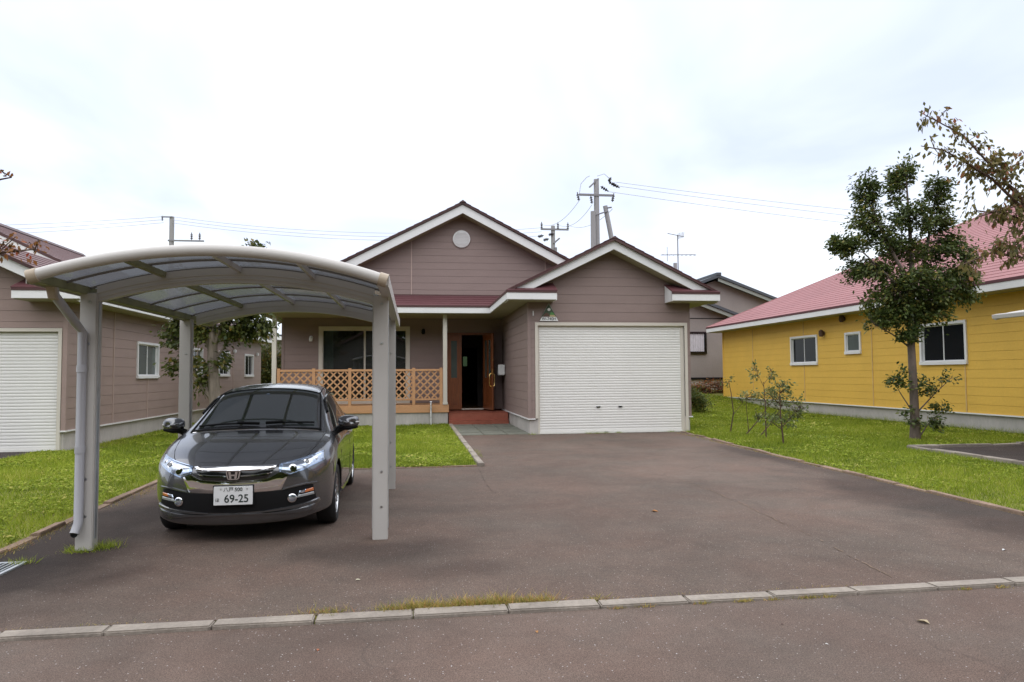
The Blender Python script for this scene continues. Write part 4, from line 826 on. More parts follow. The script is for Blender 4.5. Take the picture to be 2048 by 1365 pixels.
# ------------------------------------------------------------------ carports
CPM = 'alu'
def arch_z(x, xc, hw, ze, rise): return ze + rise * (1 - ((x - xc) / hw) ** 2)
def carport():
    cx, hw = -1.565, 1.30; xa, xb = cx - hw, cx + hw; yf, yr = 5.84, 10.62; ze, rise = 2.285, .212
    c = thing('carport', 'aluminium carport with arched smoked roof and four posts standing over the car', 'carport', (cx, 8.2, 0))
    az = lambda x: arch_z(x, cx, hw, ze, rise)
    xsn = [xa + (xb - xa) * k / 28 for k in range(29)]
    posts = []
    for (px, py) in ((-2.83, 6.70), (-.30, 6.70), (-2.90, 9.60), (-.305, 9.60)):
        p = obj('post', MB().box(px - .07, px + .07, py - .06, py + .06, -.02, 2.25), CPM, c, bevel=.008); posts.append(p)
        obj('post_groove', MB().box(px - .075, px - .068, py - .02, py + .02, .1, 2.2).box(px + .068, px + .075, py - .02, py + .02, .1, 2.2), 'galv', p)
        for bz in (2.17, 1.80, .62, .30):
            obj('bolt', MB().lathe([(0, -.066), (.010, -.065), (.012, -.06)], (px + .012, py, bz), 'y', 10), 'steel', p)
    for py in (6.70, 9.60):
        b = MB()
        for a, b2 in zip(xsn[1:-2], xsn[2:-1]):
            za, zb = az(a) - .004, az(b2) - .004; h = .140
            b.hexa([(a, py - .035, za - h), (b2, py - .035, zb - h), (b2, py + .035, zb - h), (a, py + .035, za - h), (a, py - .035, za), (b2, py - .035, zb), (b2, py + .035, zb), (a, py + .035, za)])
        bo = obj('arch_beam', b, CPM, c, smooth=True)
        for f_ in (.42, .72):
            b = MB()
            for a, b2 in zip(xsn[1:-2], xsn[2:-1]):
                za, zb = az(a) - .004 - .14 * f_, az(b2) - .004 - .14 * f_
                b.hexa([(a, py - .041, za - .006), (b2, py - .041, zb - .006), (b2, py - .034, zb - .006), (a, py - .034, za - .006), (a, py - .041, za + .006), (b2, py - .041, zb + .006), (b2, py - .034, zb + .006), (a, py - .034, za + .006)])
            obj('beam_ridge', b, CPM, bo, smooth=True)
    for yy_, nm in ((yf, 'front_tube'), (yr, 'rear_tube')):
        ft = obj(nm, MB().tube([(x, yy_, az(x) + .01) for x in xsn], .047, 14), CPM, c)
        for x, dxx in ((xa, -.055), (xb, .055)): obj('end_cap', MB().tube([(x - dxx * .2, yy_, az(x) + .012), (x + dxx, yy_, az(x) - .008)], .057, 12), 'alubeige', ft)
    for x, sgn in ((xa, -1), (xb, 1)):
        gt = obj('gutter', MB().box(x - .045 + .02 * sgn, x + .045 + .02 * sgn, yf - .01, yr + .01, 2.235, 2.315), 'algae' if sgn < 0 else CPM, c, bevel=.006)
        obj('gutter_lip', MB().box(x + .066 * sgn - .003, x + .066 * sgn + .003, yf - .01, yr + .01, 2.225, 2.335), CPM, gt)
    pur = [xa + (xb - xa) * k / 4 for k in (1, 2, 3)]
    for x in pur: obj('purlin', MB().hexa([(x - .018, yf, az(x - .018) - .045), (x + .018, yf, az(x + .018) - .045), (x + .018, yr, az(x + .018) - .045), (x - .018, yr, az(x - .018) - .045), (x - .022, yf, az(x - .022) - .002), (x + .022, yf, az(x + .022) - .002), (x + .022, yr, az(x + .022) - .002), (x - .022, yr, az(x - .022) - .002)]), 'algae' if x < cx else CPM, c)
    rows = [yf, 6.27, 6.70, 7.43, 8.15, 8.88, 9.60, 10.11, yr]
    for yy_ in rows[1:-1]:
        b = MB()
        for a, b2 in zip(xsn[:-1], xsn[1:]):
            b.hexa([(a, yy_ - .011, az(a) - .006), (b2, yy_ - .011, az(b2) - .006), (b2, yy_ + .011, az(b2) - .006), (a, yy_ + .011, az(a) - .006), (a, yy_ - .011, az(a) + .022), (b2, yy_ - .011, az(b2) + .022), (b2, yy_ + .011, az(b2) + .022), (a, yy_ + .011, az(a) + .022)])
        obj('panel_rib', b, 'ribdark', c, smooth=True)
    for y0_, y1_ in zip(rows[:-1], rows[1:]):
        cols = [xa] + pur + [xb]
        for c0, c1 in zip(cols[:-1], cols[1:]):
            xx = [c0 + (c1 - c0) * k / 7 for k in range(8)]; b = MB()
            for a, b2 in zip(xx[:-1], xx[1:]): b.poly([(a, y0_ + .012, az(a) + .012), (b2, y0_ + .012, az(b2) + .012), (b2, y1_ - .012, az(b2) + .012), (a, y1_ - .012, az(a) + .012)])
            obj('roof_panel', b, 'polyc', c, smooth=True)
    # downpipe on the near left post
    dp = obj('downpipe', MB().tube([(xa - .02, 6.12, 2.28), (xa - .02, 6.17, 2.17), (xa - .01, 6.50, 1.98), (xa + .01, 6.60, 1.90), (xa + .01, 6.60, .26), (xa + .0, 6.55, .17)], .037, 12), 'pipe', c)
    obj('outlet', MB().lathe([(0, -.001), (.030, -.001)], (xa, 6.548, .168), 'y', 12), 'black', dp)
    obj('hopper', MB().hexa([(xa - .05, 6.12, 2.14), (xa + .01, 6.12, 2.14), (xa + .01, 6.19, 2.13), (xa - .05, 6.19, 2.13), (xa - .055, 6.08, 2.24), (xa + .015, 6.08, 2.24), (xa + .015, 6.16, 2.24), (xa - .055, 6.16, 2.24)]), 'alubeige', dp, bevel=.006)
    for z in (.85, 1.55): obj('pipe_joint', MB().tube([(xa + .01, 6.60, z), (xa + .01, 6.60, z + .06)], .042, 12), 'pipe', dp)
    return c
carport()
c2 = thing('carport', 'grey tip of a second carport roof at the right edge, before the yellow wall', 'carport', (13.0, 9.5, 0))
az2 = lambda x: 2.52 + .16 * (1 - ((x - 12.3) / 1.35) ** 2)
obj('gutter', MB().hexa([(10.93, 6.8, 2.50), (11.03, 6.8, 2.50), (11.03, 12.0, 2.50), (10.93, 12.0, 2.50), (10.91, 6.8, 2.575), (11.03, 6.8, 2.60), (11.03, 12.0, 2.60), (10.91, 12.0, 2.575)]), CPM, c2, bevel=.008)
for yy_ in (6.8, 8.5, 10.2, 11.95): obj('arch_beam', MB().tube([(10.95 + k * .18, yy_, az2(10.95 + k * .18)) for k in range(16)], .045, 10), CPM, c2)
for k in range(3):
    b = MB(); y0_ = 6.85 + k * 1.7
    for j in range(15): x = 10.95 + j * .18; b.poly([(x, y0_, az2(x) + .02), (x + .18, y0_, az2(x + .18) + .02), (x + .18, y0_ + 1.6, az2(x + .18) + .02), (x, y0_ + 1.6, az2(x) + .02)])
    obj('roof_panel', b, 'polyc', c2, smooth=True)
for yy_ in (8.2, 11.2): obj('post', MB().box(13.5, 13.64, yy_ - .07, yy_ + .07, -.02, 2.56), CPM, c2, bevel=.008)

# ------------------------------------------------------------------ the parked car
M['paint'] = mat('car_paint_grey', (0.130, 0.132, 0.141), 0.26, metal=0.8, spec=0.5, coat=1.0)
M['carglass'] = mat('car_glass', (0.030, 0.038, 0.038), 0.02, spec=0.5); M['carglass'].node_tree.nodes['Principled BSDF'].inputs['IOR'].default_value = 2.1
M['chrome'] = mat('chrome', (0.78, 0.78, 0.80), 0.06, metal=1.0)
M['tyre'] = mat('tyre_rubber', (0.018, 0.018, 0.019), 0.8)
M['rim'] = mat('alloy_rim', (0.55, 0.56, 0.58), 0.25, metal=1.0)
M['lampblue'] = mat('headlamp_blue', (0.34, 0.44, 0.62), 0.10, metal=0.75, coat=1.0)
M['lampclear'] = mat('headlamp_reflector', (0.46, 0.52, 0.62), 0.16, metal=0.85, var=0.35, vscale=22, coat=1.0)
M['amber'] = mat('indicator_amber', (0.60, 0.17, 0.05), 0.15, spec=0.6, coat=1.0)
M['plate'] = mat('number_plate_white', (0.72, 0.73, 0.74), 0.45); M['plategreen'] = mat('number_plate_ink', (0.018, 0.03, 0.026), 0.5)
CAR = thing('parked_car', 'dark grey hatchback parked nose-out under the carport, number plate 69-25', 'car', (0, 0, 0))
CY = 2.2
RINGS = [
 (0.00, [(0, .645), (.22, .642), (.42, .632), (.52, .615), (.585, .585), (.62, .53), (.63, .45), (.62, .35), (.58, .25), (.46, .205), (0, .20)]),
 (0.045, [(0, .70), (.24, .695), (.47, .688), (.58, .672), (.65, .638), (.688, .57), (.70, .47), (.698, .34), (.67, .225), (.53, .175), (0, .17)]),
 (0.20, [(0, .765), (.28, .76), (.55, .752), (.655, .744), (.725, .712), (.763, .635), (.776, .50), (.776, .35), (.752, .225), (.62, .185), (0, .18)]),
 (0.45, [(0, .84), (.3, .835), (.575, .824), (.685, .812), (.76, .782), (.798, .70), (.812, .55), (.812, .37), (.795, .23), (.66, .185), (0, .18)]),
 (0.75, [(0, .912), (.32, .905), (.59, .888), (.70, .868), (.772, .838), (.815, .76), (.83, .6), (.83, .4), (.81, .23), (.68, .18), (0, .175)]),
 (0.98, [(0, .955), (.33, .948), (.625, .925), (.715, .905), (.785, .872), (.823, .79), (.84, .62), (.836, .4), (.82, .225), (.7, .18), (0, .175)]),
 (1.04, [(0, .985), (.33, .975), (.635, .945), (.715, .92), (.785, .88), (.823, .795), (.84, .62), (.836, .4), (.82, .225), (.7, .18), (0, .175)]),
 (1.35, [(0, 1.13), (.32, 1.12), (.60, 1.08), (.675, 1.035), (.78, .905), (.826, .81), (.845, .64), (.84, .4), (.825, .22), (.7, .18), (0, .175)]),
 (1.85, [(0, 1.335), (.30, 1.325), (.545, 1.295), (.605, 1.25), (.772, .935), (.826, .83), (.848, .65), (.845, .4), (.83, .21), (.7, .18), (0, .175)]),
 (1.97, [(0, 1.375), (.30, 1.365), (.535, 1.33), (.598, 1.28), (.77, .94), (.826, .83), (.848, .65), (.845, .4), (.83, .21), (.7, .18), (0, .175)]),
 (2.45, [(0, 1.425), (.3, 1.415), (.525, 1.38), (.59, 1.325), (.765, .955), (.826, .84), (.848, .66), (.845, .4), (.83, .21), (.7, .18), (0, .175)]),
 (2.62, [(0, 1.422), (.3, 1.412), (.52, 1.377), (.585, 1.322), (.763, .958), (.825, .842), (.848, .66), (.845, .4), (.83, .21), (.7, .18), (0, .175)]),
 (3.05, [(0, 1.39), (.29, 1.38), (.50, 1.345), (.57, 1.29), (.75, .968), (.82, .85), (.845, .67), (.842, .4), (.825, .22), (.7, .18), (0, .18)]),
 (3.6, [(0, 1.28), (.27, 1.27), (.46, 1.235), (.525, 1.18), (.705, .98), (.80, .87), (.835, .68), (.832, .42), (.805, .24), (.65, .2), (0, .2)]),
 (4.05, [(0, 1.13), (.26, 1.12), (.43, 1.09), (.50, 1.05), (.64, .965), (.745, .87), (.79, .68), (.785, .45), (.75, .28), (.6, .23), (0, .23)]),
 (4.30, [(0, .97), (.25, .965), (.42, .94), (.48, .915), (.58, .86), (.66, .78), (.70, .64), (.69, .46), (.64, .33), (.5, .28), (0, .28)]),
 (4.38, [(0, .82), (.2, .815), (.36, .80), (.42, .78), (.49, .75), (.54, .70), (.56, .60), (.55, .5), (.5, .42), (.4, .38), (0, .37)]),
]
bm = bmesh.new(); rings = []
for s, pts in RINGS:
    def yo(x): return s + (.40 * (abs(x) / .82) ** 2.6) * max(0, 1 - s / .62) + (-.30 * (abs(x) / .8) ** 2.5) * max(0, (s - 3.9) / .5)
    ring = [bm.verts.new((x, yo(x) - CY, z)) for x, z in pts] + [bm.verts.new((-x, yo(x) - CY, z)) for x, z in pts[9:0:-1]]
    rings.append(ring)
def seg(j): return j if j < 10 else 19 - j
for i in range(len(rings) - 1):
    s0_, s1_ = RINGS[i][0], RINGS[i + 1][0]
    for j in range(20):
        f = bm.faces.new((rings[i][j], rings[i][(j + 1) % 20], rings[i + 1][(j + 1) % 20], rings[i + 1][j])); k = seg(j)
        f.material_index = 0
        if k in (0, 1) and .99 < s0_ and s1_ < 1.98: f.material_index = 1
        if k == 3 and s0_ > 1.2 and s1_ < 3.7 and not (2.4 < s0_ < 2.6): f.material_index = 2
        if k in (0, 1) and s0_ > 3.0 and s1_ < 4.1: f.material_index = 4
for ring, fl in ((rings[0], False), (rings[-1], True)):
    for sgn in (1, -1):
        ix = (lambda k: ring[k]) if sgn == 1 else (lambda k: ring[(20 - k) % 20])
        for k in range(4): bm.faces.new((ix(k), ix(k + 1), ix(9 - k), ix(10 - k)))
        bm.faces.new((ix(4), ix(5), ix(6)))
cl_ = bm.edges.layers.float.new('crease_edge')       # sharper fender tops, shoulder line and bumper edge
for i in range(len(rings) - 1):
    for j in range(20):
        kq = j if j <= 10 else 20 - j
        e_ = bm.edges.get((rings[i][j], rings[i + 1][j]))
        if kq == 3 and RINGS[i][0] < .95: e_[cl_] = .65
        elif kq == 5: e_[cl_] = .5
        elif kq == 8: e_[cl_] = .5
for j in range(20):
    e_ = bm.edges.get((rings[1][j], rings[1][(j + 1) % 20])); e_[cl_] = .45
bmesh.ops.recalc_face_normals(bm, faces=bm.faces)
cage = bpy.data.meshes.new('cage'); bm.to_mesh(cage); bm.free()
for m_ in ('paint', 'carglass', 'carglass', 'black', 'carglass'): cage.materials.append(M[m_])
co = bpy.data.objects.new('cage', cage); COL.objects.link(co)
md = co.modifiers.new('s', 'SUBSURF'); md.levels = 3; md.render_levels = 3
cutters = []
for ws in (.93, 3.48):
    for sg_ in (-1, 1):
        mb = MB().lathe([(0, .56 * sg_), (.335, .56 * sg_), (.335, 1.1 * sg_), (0, 1.1 * sg_)], (0, ws - CY, .315), 'x', 40)
        me = bpy.data.meshes.new('cut'); me.from_pydata(mb.v, [], mb.f)
        b_ = bmesh.new(); b_.from_mesh(me); bmesh.ops.remove_doubles(b_, verts=b_.verts, dist=1e-4); bmesh.ops.recalc_face_normals(b_, faces=b_.faces); b_.to_mesh(me); b_.free()
        for m_ in ('paint', 'carglass', 'carglass', 'black', 'carglass'): me.materials.append(M[m_])
        for p in me.polygons: p.material_index = 3
        c_ = bpy.data.objects.new('cut', me); COL.objects.link(c_); cutters.append(c_)
        bo = co.modifiers.new('b', 'BOOLEAN'); bo.operation = 'DIFFERENCE'; bo.object = c_; bo.solver = 'EXACT'
bpy.context.view_layer.update(); dg = bpy.context.evaluated_depsgraph_get()
ev = bpy.data.meshes.new_from_object(co.evaluated_get(dg))
for o in [co] + cutters: bpy.data.objects.remove(o)
bmf = bmesh.new(); bmf.from_mesh(ev); BV = BVHTree.FromBMesh(bmf)
def split(name, idxs, m, parent, half=0):
    b = bmf.copy(); bmesh.ops.delete(b, geom=[f for f in b.faces if f.material_index not in idxs or (half and f.calc_center_median().x * half < 0)], context='FACES')
    for f in b.faces: f.smooth = True
    me = bpy.data.meshes.new(name); b.to_mesh(me); b.free(); me.materials.clear(); me.materials.append(M[m])
    for p in me.polygons: p.material_index = 0
    me.set_sharp_from_angle(angle=R(45))
    o = bpy.data.objects.new(name, me); COL.objects.link(o); o.parent = parent; ORIG[o] = Vector((0, 0, 0)); return o
body = split('body', (0,), 'paint', CAR); split('wheel_well', (3,), 'black', CAR)
split('windscreen', (1,), 'carglass', CAR); [split('side_window', (2,), 'carglass', CAR, q) for q in (-1, 1)]; split('rear_window', (4,), 'carglass', CAR)
def hitf(x, z):            # front surface at (x, z)
    h = BV.ray_cast(Vector((x, -CY - 1, z)), Vector((0, 1, 0))); return h[0], h[1]
def hitt(x, s):            # from above
    h = BV.ray_cast(Vector((x, s - CY, 3)), Vector((0, 0, -1))); return h[0], h[1]
def hits(s, z, sg_=1):     # from the side
    h = BV.ray_cast(Vector((3 * sg_, s - CY, z)), Vector((-sg_, 0, 0))); return h[0], h[1]
def lerp_poly(P, t):
    L = [0]
    for a, b in zip(P[:-1], P[1:]): L.append(L[-1] + math.hypot(b[0] - a[0], b[1] - a[1]))
    d = t * L[-1]
    for i in range(len(P) - 1):
        if d <= L[i + 1] + 1e-9: k = (d - L[i]) / max(1e-9, L[i + 1] - L[i]); return (P[i][0] + (P[i + 1][0] - P[i][0]) * k, P[i][1] + (P[i + 1][1] - P[i][1]) * k)
    return P[-1]
def patch(name, top, bot, m, parent, off=.006, mir=False, nu=28, nv=6, fn=None, skirt=.02):
    """surface patch between two outlines given in front view, laid on the bodywork and standing a few mm proud"""
    mb = MB(); mb.smooth = True; sx = -1 if mir else 1; fn = fn or hitf
    for i in range(nu + 1):
        a, b = lerp_poly(top, i / nu), lerp_poly(bot, i / nu)
        for j in range(nv + 1):
            t = j / nv; x, z = a[0] + (b[0] - a[0]) * t, a[1] + (b[1] - a[1]) * t
            p, n = fn(sx * x, z)
            if p is None: p, n = Vector((sx * x, -CY + .5, z)), Vector((0, -1, 0))
            if n.dot(Vector((0, -1, 0.3))) < 0: n = -n
            e = off if 0 < j < nv and 0 < i < nu else off * .55
            mb.v.append(tuple(p + n * e))
    w = nv + 1
    for i in range(nu):
        for j in range(nv): mb.f.append((i * w + j, i * w + j + 1, (i + 1) * w + j + 1, (i + 1) * w + j))
    # skirt into the body so the patch has thickness
    rim_ = [i * w for i in range(nu + 1)] + [nu * w + j for j in range(1, w)] + [i * w + nv for i in range(nu - 1, -1, -1)] + [j for j in range(nv - 1, 0, -1)]
    b0 = len(mb.v)
    for r_ in rim_: q = mb.v[r_]; mb.v.append((q[0], q[1] + skirt, q[2]))
    for k in range(len(rim_)): k2 = (k + 1) % len(rim_); mb.f.append((rim_[k], rim_[k2], b0 + k2, b0 + k))
    return obj(name, mb, m, parent)
fr_ = CAR
intake = patch('lower_intake', [(-.40, .470), (0, .462), (.40, .470)], [(-.47, .318), (-.3, .298), (0, .290), (.3, .298), (.47, .318)], 'black', fr_, .004)
grille = patch('grille', [(-.365, .697), (-.2, .700), (0, .700), (.2, .700), (.365, .697)], [(-.27, .588), (-.15, .580), (0, .577), (.15, .580), (.27, .588)], 'blackgloss', fr_, .006)
patch('grille_bar', [(-.355, .694), (-.2, .696), (0, .695), (.2, .696), (.355, .694)], [(-.335, .668), (-.2, .660), (0, .656), (.2, .660), (.335, .668)], 'chrome', grille, .018)
patch('grille_bar', [(-.32, .638), (-.2, .626), (0, .620), (.2, .626), (.32, .638)], [(-.30, .626), (-.2, .612), (0, .606), (.2, .612), (.30, .626)], 'chrome', grille, .018)
patch('chrome_surround', [(-.455, .612), (-.38, .632), (-.29, .585), (-.15, .572), (0, .568), (.15, .572), (.29, .585), (.38, .632), (.455, .612)],
      [(-.395, .478), (-.3, .472), (-.2, .470), (-.1, .468), (0, .466), (.1, .468), (.2, .470), (.3, .472), (.395, .478)], 'chrome', fr_, .006, nu=56)
for mir in (False, True):
    hl = patch('headlight', [(.372, .697), (.46, .712), (.557, .730), (.66, .758), (.728, .776)], [(.372, .642), (.467, .603), (.57, .635), (.668, .672), (.738, .700)], 'lampclear', fr_, .008, mir, skirt=.03)
    patch('lamp_edge', [(.374, .699), (.46, .714), (.557, .732), (.662, .760), (.728, .778)], [(.374, .693), (.46, .706), (.557, .723), (.662, .750), (.730, .768)], 'lampblue', hl, .011, mir)
    patch('lamp_edge', [(.376, .648), (.467, .613), (.57, .645), (.667, .682), (.737, .709)], [(.376, .640), (.467, .601), (.57, .633), (.669, .670), (.739, .698)], 'lampblue', hl, .011, mir)
    patch('turn_section', [(.372, .695), (.40, .700)], [(.372, .644), (.40, .632)], 'lampblue', hl, .011, mir, nu=6)
    for (lx, lz, lr, mm) in ((.60, .700, .032, 'chrome'), (.487, .660, .036, 'chrome'), (.60, .700, .021, 'carglass'), (.665, .722, .020, 'chrome')):
        p, n = hitf(lx * (-1 if mir else 1), lz)
        if p is None: continue
        d = (n + Vector((0, -1.0, 0))).normalized()
        if d.y > 0: d = -d
        obj('lamp_bowl', MB().tube([p + d * .004, p + d * .013, p + d * (.015 if mm == 'chrome' else .022)], [lr, lr, lr * .72], 20), mm, hl)
    fh = patch('fog_recess', [(.40, .468), (.50, .486), (.60, .500), (.655, .496)], [(.47, .318), (.55, .328), (.62, .342), (.685, .362)], 'black', fr_, .005, mir)
    p, n = hitf(.485 * (-1 if mir else 1), .393); d = Vector((n.x * .5, -1, n.z * .3)).normalized()
    obj('fog_light', MB().tube([p + d * .0, p + d * .016, p + d * .022], [.040, .040, .030], 20), 'chrome', fh); obj('fog_lens', MB().tube([p + d * .015, p + d * .024, p + d * .028], [.034, .031, .018], 20), 'lampclear', fh)
    patch('indicator', [(.56, .452), (.655, .466)], [(.545, .425), (.66, .436)], 'amber', fh, .012, mir, nu=10); patch('indicator_lens', [(.545, .452), (.60, .460)], [(.535, .425), (.588, .430)], 'lampclear', fh, .013, mir, nu=8)
    patch('running_light', [(.535, .415), (.66, .428)], [(.52, .388), (.665, .402)], 'galv', fh, .011, mir, nu=10)
    patch('bumper_crease', [(.41, .488), (.50, .506), (.60, .519), (.685, .516)], [(.405, .474), (.50, .491), (.60, .505), (.672, .501)], 'paint', fr_, .017, mir)
    patch('bumper_lip', [(.22, .296), (.47, .322), (.60, .338), (.70, .362)], [(.22, .282), (.47, .292), (.60, .305), (.71, .325)], 'paint', fr_, .018, mir)
patch('front_lip', [(-.70, .322), (-.5, .290), (-.3, .281), (0, .284), (.3, .281), (.5, .290), (.70, .322)], [(-.66, .252), (-.5, .246), (-.3, .262), (0, .272), (.3, .262), (.5, .246), (.66, .252)], 'paint', fr_, .016, nu=48)
# emblem: chrome surround and letter-like mark
em = obj('emblem', MB().prism([(-.055, -CY - .026, .672), (.055, -CY - .026, .672), (.062, -CY - .026, .655), (.052, -CY - .026, .602), (.04, -CY - .026, .590), (-.04, -CY - .026, .590), (-.052, -CY - .026, .602), (-.062, -CY - .026, .655)], (0, .05, 0)), 'chrome', CAR, bevel=.004)
obj('emblem_field', MB().prism([(-.046, -CY - .0285, .664), (.046, -CY - .0285, .664), (.050, -CY - .0285, .652), (.041, -CY - .0285, .605), (.034, -CY - .0285, .598), (-.034, -CY - .0285, .598), (-.041, -CY - .0285, .605), (-.050, -CY - .0285, .652)], (0, .006, 0)), 'blackgloss', em)
hmk = MB()
for sx in (-1, 1): hmk.prism([(sx * .020, -CY - .033, .662), (sx * .040, -CY - .033, .662), (sx * .030, -CY - .033, .600), (sx * .012, -CY - .033, .600)], (0, .008, 0))
hmk.box(-.024, .024, -CY - .033, -CY - .026, .624, .637); obj('emblem_mark', hmk, 'chrome', em)
# number plate
px0 = hitf(0, .45)[0].y - .03
pl = obj('number_plate', MB().box(-.165, .165, px0, px0 + .012, .367, .532), 'plate', CAR, bevel=.003)
obj('plate_surround', MB().box(-.172, .172, px0 + .006, px0 + .05, .360, .539), 'black', pl)
fy = px0 - .0015
text_mesh('plate_number', '69-25', .098, 'plategreen', pl, (.028, fy, .420), scale=(.92, 1, 1), extr=.001, bold=.0012)
text_mesh('plate_class', '500', .045, 'plategreen', pl, (.045, fy, .502), extr=.001, bold=.0004)
text_mesh('plate_region', '八戸', .043, 'plategreen', pl, (-.040, fy, .503), extr=.001)
text_mesh('plate_kana', 'ほ', .038, 'plategreen', pl, (-.133, fy, .412), extr=.001)
for sx in (-.105, .118): obj('plate_bolt', MB().tube([(sx, px0 + .002, .508), (sx, px0 - .004, .508)], .006, 8), 'steel', pl)
# shut lines and trim laid on the body
def line(name, pts, r, m, fn, off=0.0, parent=CAR):
    q = []
    for a in pts:
        p, n = fn(*a)
        if p is not None: q.append(p + n * off)
    if len(q) > 1: return obj(name, MB().tube(q, r, 6), m, parent)
for sx in (-1, 1):
    line('shut_line', [(sx * x, s) for s, x in ((.24, .545), (.35, .60), (.5, .64), (.7, .668), (.9, .69), (.99, .70))], .0035, 'black', hitt)
    line('windscreen_seal', [(sx * x, s) for s, x in ((1.03, .640), (1.2, .622), (1.35, .605), (1.55, .585), (1.75, .562), (1.88, .55), (1.94, .535))], .011, 'black', hitt)
    line('roof_moulding', [(sx * x, s) for s, x in ((1.98, .54), (2.3, .53), (2.7, .52), (3.1, .50), (3.5, .47))], .008, 'black', hitt)
    line('window_trim', [(s, z, sx) for s, z in ((1.15, .91), (1.4, .925), (1.9, .942), (2.5, .958), (3.05, .968), (3.5, .98))], .009, 'black', hits)
    line('door_line', [(s, z, sx) for s, z in ((1.30, .90), (1.27, .7), (1.28, .5), (1.33, .3))], .004, 'black', hits); line('door_line', [(s, z, sx) for s, z in ((2.52, .94), (2.53, .7), (2.53, .5), (2.52, .3))], .004, 'black', hits)
    line('sill', [(s, z, sx) for s, z in ((1.32, .27), (2.0, .25), (3.1, .27))], .02, 'paint', hits)
    line('door_handle', [(s, z, sx) for s, z in ((2.25, .80), (2.36, .805), (2.45, .80))], .016, 'chrome', hits, .012)
    line('visor', [(s, z, sx) for s, z in ((1.55, 1.10), (1.8, 1.225), (2.1, 1.275), (2.5, 1.29), (3.0, 1.255))], .014, 'blackgloss', hits, .010)
    line('bumper_line', [(s, z, sx) for s, z in ((.60, .66), (.62, .60), (.58, .52))], .003, 'black', hits)
line('cowl', [(x, 1.005 + .05 * (x / .65) ** 2) for x in np.linspace(-.64, .64, 24)], .014, 'black', hitt); line('hood_edge', [(x, .985 + .03 * (x / .65) ** 2) for x in np.linspace(-.62, .62, 24)], .006, 'chrome', hitt)
line('header_seal', [(x, 1.955 - .05 * (x / .54) ** 2) for x in np.linspace(-.53, .53, 20)], .010, 'black', hitt)
for pts in ([(-.58, 1.11), (-.4, 1.10), (-.2, 1.09), (.02, 1.065)], [(.08, 1.075), (.25, 1.10), (.4, 1.12), (.56, 1.15)]):
    w_ = line('wiper', pts, .010, 'black', hitt, .018); line('wiper_arm', [pts[-1] if pts[0][0] < 0 else pts[0], pts[2] if pts[0][0] < 0 else pts[1]], .013, 'black', hitt, .03)
line('aerial', [(.05, 3.1), (.05, 3.16)], .012, 'black', hitt, .01)
p, n = hitt(-.02, 1.78); obj('mirror_sticker', MB().tube([p + n * .003, p + n * .005], [.018, .018], 4), 'lampblue', CAR)
for sx in (-1, 1):
    mv = MB(); nu_, nv_ = 20, 12
    for i in range(nv_ + 1):
        t = math.pi * i / nv_
        for j in range(nu_):
            a = 2 * math.pi * j / nu_; sx_ = abs(math.cos(a)) ** .7 * (1 if math.cos(a) >= 0 else -1); sz_ = abs(math.sin(a)) ** .8 * (1 if math.sin(a) >= 0 else -1)
            mv.v.append((sx * (.905 + .115 * sx_ * math.sin(t) ** .7 + .012 * math.cos(t)), 1.36 - CY - .085 * math.cos(t) + .03 * sx_, 1.0 + (.072 if sz_ > 0 else .062) * sz_ * math.sin(t) ** .7))
    for i in range(nv_):
        for j in range(nu_): mv.f.append((i * nu_ + j, i * nu_ + (j + 1) % nu_, (i + 1) * nu_ + (j + 1) % nu_, (i + 1) * nu_ + j))
    mv.smooth = True; mo = obj('wing_mirror', mv, 'paint', CAR)
    obj('mirror_foot', MB().tube([(sx * .77, 1.37 - CY, .90), (sx * .83, 1.37 - CY, .93), (sx * .89, 1.36 - CY, .955)], [.04, .035, .04], 10), 'black', mo)
    obj('mirror_base', MB().tube([(sx * .81, 1.335 - CY, .945), (sx * .90, 1.325 - CY, .938), (sx * 1.0, 1.36 - CY, .95)], [.028, .03, .02], 8), 'black', mo)
    obj('repeater', MB().tube([(sx * .985, 1.30 - CY, 1.0), (sx * 1.013, 1.36 - CY, 1.0)], [.008, .009], 6), 'vinyl', mo)
for ws in (.93, 3.48):
    for sx in (-1, 1):
        wc = (0, ws - CY, .302); ox = sx * .825
        wt_ = obj('wheel', MB().lathe([(.20, ox - sx * .185), (.27, ox - sx * .19), (.30, ox - sx * .165), (.303, ox - sx * .10), (.303, ox - sx * .06), (.296, ox - sx * .018), (.275, ox - sx * .0), (.222, ox - sx * .004), (.208, ox - sx * .018)], wc, 'x', 40), 'tyre', CAR)
        obj('rim', MB().lathe([(.212, ox - sx * .012), (.205, ox - sx * .008), (.198, ox - sx * .03), (.19, ox - sx * .09), (.0, ox - sx * .10)], wc, 'x', 40), 'rim', wt_)
        sp_ = MB()
        for k in range(10):
            a = 2 * math.pi * k / 10 + .1; c_, s_ = math.cos(a), math.sin(a); t_ = Vector((0, -s_, c_)); rd = Vector((0, c_, s_)); o_c = Vector((ox, wc[1], wc[2]))
            A = o_c + rd * .03 + Vector((-sx * .03, 0, 0)); B = o_c + rd * .203 + Vector((-sx * .012, 0, 0)); dp_ = Vector((-sx * .03, 0, 0))
            sp_.hexa([A - t_ * .014, A + t_ * .014, A + t_ * .014 + dp_, A - t_ * .014 + dp_, B - t_ * .018, B + t_ * .018, B + t_ * .018 + dp_, B - t_ * .018 + dp_])
        obj('spokes', sp_, 'rim', wt_); obj('hub_cap', MB().lathe([(0, ox - sx * .015), (.03, ox - sx * .018), (.045, ox - sx * .035)], wc, 'x', 20), 'rim', wt_)
    obj('mudguard', MB().box(.66, .80, ws + .335 - CY, ws + .345 - CY, .14, .30).box(-.80, -.66, ws + .335 - CY, ws + .345 - CY, .14, .30), 'black', CAR)
obj('underbody', MB().box(-.60, .60, .5 - CY, 4.1 - CY, .17, .25), 'black', CAR)
